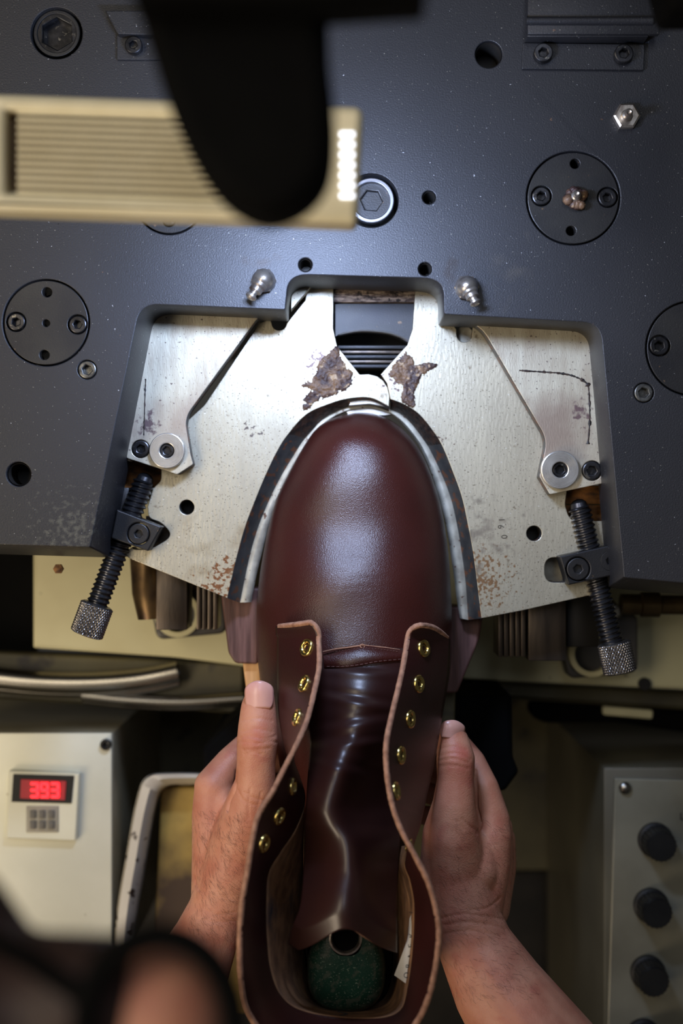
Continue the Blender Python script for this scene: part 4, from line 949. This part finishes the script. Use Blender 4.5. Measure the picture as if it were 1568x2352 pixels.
za = .37
armt = thing('hanging_press_head', 'out of focus black tapering press head hanging in front, top centre', 'press head', P(600, 200, za - .03))
AO = [(300, -150), (318, 20), (345, 120), (385, 240), (440, 350), (500, 430), (560, 470), (615, 482), (680, 462), (735, 415), (762, 350), (768, 240), (755, 100), (748, -150)]
obj('head_body', flat([[(p.x, p.y) for p in catmull([(q[0], q[1], 0) for q in AO], 5)]], za, .035, .006), M_matte, armt)
b = MB(); b.addmesh(flat([rnd([(255, -200), (980, -200), (985, -26), (760, -12), (300, -8)], 12)], za + .02, .03, .004)); obj('crossbar', b.mesh(), M_matte, armt)
b = MB(); b.addmesh(flat([rnd([(1480, -200), (1800, -200), (1800, 20), (1540, 20)], 20)], .20, .03, .004)); obj('overhead_guard', b.mesh(), M_matte, None, 'out of focus black guard at the extreme upper right corner', 'guard')

# ------------------------------------------------------------------ background machinery below
zb = -.20
cp_ = thing('cream_casting', 'cream painted machine casting behind the adjusting screws and the boot', 'casting', P(820, 1400, zb - .05))
b = MB(); b.addmesh(flat([rnd([(76, 1150), (1750, 1150), (1750, 1594), (1070, 1560), (560, 1530), (400, 1510), (76, 1488)], 5)], zb, .03, .002)); obj('casting_body', b.mesh(), M_cream, cp_)
b = MB(); b.pbox(-80, 1200, 74, 1500, zb - .03, .02); obj('black_cabinet', b.mesh(), M_matte, None, 'black cabinet at the left edge beside the cream panel', 'cabinet')
b = MB(); b.addmesh(flat([rnd([(-100, 1494), (560, 1525), (560, 1640), (-100, 1600)], 4)], zb - .015, .03, .002)); obj('machine_ledge', b.mesh(), M_olive, None, 'olive grey ledge below the cream panel at left', 'ledge')
def rail(pts, z, rpx, label):
    cp = [P(p.x, p.y, z) for p in catmull([(q[0], q[1], 0) for q in pts], 10)]; rr = rpx * K(z); b = MB()
    b.grid(tube(cp, rr, 20), closed=True); b.grid(tube([p + Vector((0, -rr * .9, -rr * .5)) for p in cp], rr * .55, 16), closed=True)
    obj('curved_rail', b.mesh(smooth=60), M_chrome, None, label, 'rail')
rail([(-120, 1540), (-30, 1554), (90, 1566), (210, 1568), (320, 1560), (410, 1543)], -.2040, 25, 'thick bright curved steel rail on the ledge at the left edge')
rail([(190, 1596), (300, 1608), (420, 1612), (560, 1604)], -.2085, 15, 'thinner curved steel rail nearer the left thumb')
# valve fittings
def fitting(cx, cy, z, label):
    t = thing('valve_fitting', label, 'valve', P(cx, cy, z))
    b = MB(); b.addmesh(flat([rnd([(cx - 80, cy - 90), (cx + 110, cy - 90), (cx + 110, cy + 45), (cx - 50, cy + 60)], 20)], z + .01, .02, .002)); obj('valve_body', b.mesh(), M_grey, t)
    b = MB(); b.lathe([(.012, 0), (.0155, 0), (.0155, .008), (.012, .008), (.012, 0)], Matrix.Translation(P(cx, cy, z + .012)), 36, cap=False); obj('valve_ring', b.mesh(), M_cream, t)
    b = MB(); M_, L_ = axis(P(cx - 10, cy - 50, z + .014), P(cx + 60, cy - 110, z + .014)); b.lathe([(.008, 0), (.008, L_)], M_, 20); obj('pipe', b.mesh(), M_chrome, t)
fitting(1355, 1500, -.17, 'grey valve body with cream ring behind the right adjusting screw')
fitting(410, 1410, -.17, 'grey valve body with cream ring behind the left steel strips')
b = MB(); M_, L_ = axis(P(1425, 1388, -.13), P(1600, 1390, -.13)); b.lathe([(.007, 0), (.007, L_ * .25), (.0085, L_ * .27), (.0085, L_ * .5), (.0065, L_ * .52), (.0065, L_)], M_, 24); obj('brass_pipe', b.mesh(), mat('dull_brass', (.16, .11, .05, 1), (.07, .05, .03, 1), .35, .8), None, 'dull brass pipe below the right end of the black plate', 'pipe')
b = MB(); b.lathe([(.002, 0), (.0032, .002), (.0032, .005), (.0012, .006)], Matrix.Translation(P(137, 1306, -.07)), 6); obj('rusty_nut', b.mesh(), M_rust, None, 'small rusty nut below the black plate at left', 'nut')
b = MB(); b.lathe([(.0045, 0), (.0045, .004)], Matrix.Translation(P(1478, 1570, zb)), 20); obj('panel_screw', b.mesh(), M_dark, cp_)
# base plates deeper down
b = MB(); b.addmesh(flat([[(-400, 1500), (2000, 1500), (2000, 2000), (-400, 2000)]], -.42, .02, .002)); obj('machine_bed', b.mesh(), M_olive, None, 'olive painted machine bed far below the boot', 'machine bed')
b = MB(); b.addmesh(flat([[(-400, 2000), (2000, 2000), (2000, 2800), (-400, 2800)]], -.45, .02, .002)); obj('machine_bed', b.mesh(), M_dark, None, 'dark oily machine bed below the hands', 'machine bed')
b = MB(); b.addmesh(flat([rnd([(464, 1722), (560, 1626), (640, 1600), (1176, 1598), (1178, 1738), (1192, 1774), (1160, 1818), (470, 1818)], 8)], -.125, .27, .003)); obj('support_block', b.mesh(), M_matte, None, 'faceted black support block behind the boot and both hands', 'support block')
lev = thing('lever', 'black lever with pale grip lying behind the right hand', 'lever', P(1400, 1640, -.26))
b = MB(); b.addmesh(flat([rnd([(1215, 1615), (1330, 1600), (1600, 1625), (1620, 1690), (1420, 1660), (1250, 1662), (1218, 1645)], 20)], -.25, .02, .003)); obj('lever_body', b.mesh(), M_matte, lev)
b = MB(); b.addmesh(flat([rnd([(1385, 1622), (1500, 1632), (1498, 1652), (1385, 1642)], 6)], -.244, .006, .001)); obj('grip', b.mesh(), M_cream, lev)
b = MB(); b.addmesh(flat([rnd([(1060, 1560), (1700, 1596), (1700, 1640), (1060, 1600)], 4)], -.235, .03, .003)); obj('machine_ledge', b.mesh(), M_olive, None, 'olive shadowed ledge below the cream panel at right', 'ledge')

# left temperature controller
zc = -.17
box = thing('control_box', 'pale control box with a red digital display at lower left', 'control box', P(120, 1900, zc - .25))
b = MB(); b.pbox(-220, 1682, 262, 2270, zc, .25, 0, .002); obj('box_body', b.mesh(), mat('grey_olive_enamel', lin((150, 142, 118)), lin((120, 112, 90)), .4, .1, 9), box)
b = MB(); b.pbox(-220, 1684, 256, 2268, zc + .0025, .0025, 0, .0006); obj('front_panel', b.mesh(), M_panel, box)
socket_screw(242, 1711, zc + .0025, 13, .004, box, M_bolt, .45)
b = MB(); b.addmesh(flat([rnd([(20, 1770), (183, 1776), (174, 1932), (14, 1926)], 4)], zc + .009, .009, .001)); ctl = obj('display_unit', b.mesh(), M_panel, box)
b = MB(); b.addmesh(flat([rnd([(30, 1778), (170, 1782), (164, 1846), (26, 1842)], 2)], zc + .0098, .001, .0002)); obj('display_window', b.mesh(), M_blackgl, ctl)
b = MB(); b.addmesh(flat([rnd([(48, 1790), (152, 1794), (149, 1838), (46, 1834)], 2)], zc + .0104, .0008, .0002)); obj('display_glow', b.mesh(), M_redd, ctl)
def seg7(ch, cx, cy, w_, h_):
    on = {'3': 'abgcd', '9': 'abcdfg'}[ch]; th = 5.5; S_ = {'a': (-w_, -h_, w_, -h_), 'g': (-w_, 0, w_, 0), 'd': (-w_, h_, w_, h_), 'f': (-w_, -h_, -w_, 0), 'b': (w_, -h_, w_, 0), 'e': (-w_, 0, -w_, h_), 'c': (w_, 0, w_, h_)}
    b = MB()
    for s in on:
        x0, y0, x1, y1 = S_[s]; hz = y0 == y1
        if hz: b.pbox(cx + x0 - 1, cy + y0 - th / 2, cx + x1 + 1, cy + y0 + th / 2, zc + .0114, .0006)
        else: b.pbox(cx + x0 - th / 2, cy + y0 - 1, cx + x0 + th / 2, cy + y1 + 1, zc + .0114, .0006)
    return b
for ch, x in (('3', 79), ('9', 102), ('3', 126)): obj('digit', seg7(ch, x, 1815, 7.5, 15).mesh(), M_red, ctl)
b = MB(); b.pbox(60, 1852, 134, 1912, zc + .0098, .001, 0, .0003); kp = obj('keypad', b.mesh(), mat('grey_keypad', lin((150, 144, 128)), None, .5), ctl)
for i in range(3):
    for j in range(2):
        b = MB(); b.pbox(68 + i * 21, 1862 + j * 24, 82 + i * 21, 1880 + j * 24, zc + .0110, .0014, 0, .0003); obj('key', b.mesh(), mat('dark_key', lin((96, 92, 84)), None, .5), kp)
# tray beside it
tr_ = thing('tray', 'enamelled metal tray with white rim and ochre stained bed between box and left hand', 'tray', P(400, 1900, -.2))
b = MB(); rim = catmull([(262, 2330, 0), (266, 2120, 0), (290, 1960, 0), (312, 1840, 0), (334, 1786, 0), (390, 1775, 0), (560, 1778, 0)], 10)
b.grid([[P(p.x - 0, p.y - 0, -.165) for p in rim], [P(p.x + 4, p.y + 3, -.158) for p in rim], [P(p.x + 22, p.y + 12, -.157) for p in rim], [P(p.x + 38, p.y + 24, -.164) for p in rim], [P(p.x + 44, p.y + 30, -.20) for p in rim], [P(p.x + 2, p.y + 4, -.20) for p in rim]]); obj('rim', b.mesh(smooth=60), mat('chipped_white_enamel', lin((196, 190, 176)), lin((180, 172, 158)), .25, 0, 12, .4, .6, specks=[((.05, .035, .03, 1), 70, .60, .03)]), tr_)
b = MB(); b.addmesh(flat([rnd([(370, 1808), (640, 1808), (640, 2330), (345, 2330)], 14)], -.185, .01, .002)); obj('tray_bed', b.mesh(), M_yel, tr_)
# right control box
zk = -.15
box = thing('control_box', 'grey control box with a column of black knobs at lower right', 'control box', P(1600, 2000, zk - .25))
b = MB(); b.pbox(1385, 1762, 1900, 2700, zk - .006, .26, 0, .002); obj('box_body', b.mesh(), mat('dull_olive_enamel', lin((92, 88, 72)), lin((74, 70, 56)), .45, .1, 9), box)
b = MB(); b.addmesh(flat([rnd([(1412, 1788, 3), (1900, 1800), (1900, 2700), (1385, 2700)], 3)], zk, .006, .0008)); obj('front_panel', b.mesh(), M_greyr, box)
b = MB(); b.lathe([(.0042, 0), (.0042, .002), (.003, .0035), (.0008, .0042)], Matrix.Translation(P(1434, 1809, zk)), 24); obj('panel_screw', b.mesh(), M_chrome, box)
for (x, y) in ((1503, 1928), (1493, 2078), (1486, 2232), (1476, 2378), (1640, 1935), (1632, 2085)):
    b = MB(); kk = K(zk); Mx = Matrix.Translation(P(x, y, zk))
    b.lathe([(40 * kk, 0), (40 * kk, .004), (34 * kk, .005), (34 * kk, .020), (31 * kk, .022), (3 * kk, .022)], Mx, 40)
    for i in range(20):
        a = 2 * PI * i / 20; c = Mx @ Vector((34 * kk * math.cos(a), 34 * kk * math.sin(a), 0)); b.box(c.x - .0004, c.x + .0004, c.y - .0004, c.y + .0004, zk + .005, zk + .020)
    obj('knob', b.mesh(smooth=40), M_blackgl, box)
b = MB(); b.addmesh(text_mesh('L', P(1566, 1876, zk + .0004), .007, 0, .0002)); obj('panel_letter', b.mesh(), M_ink, box)
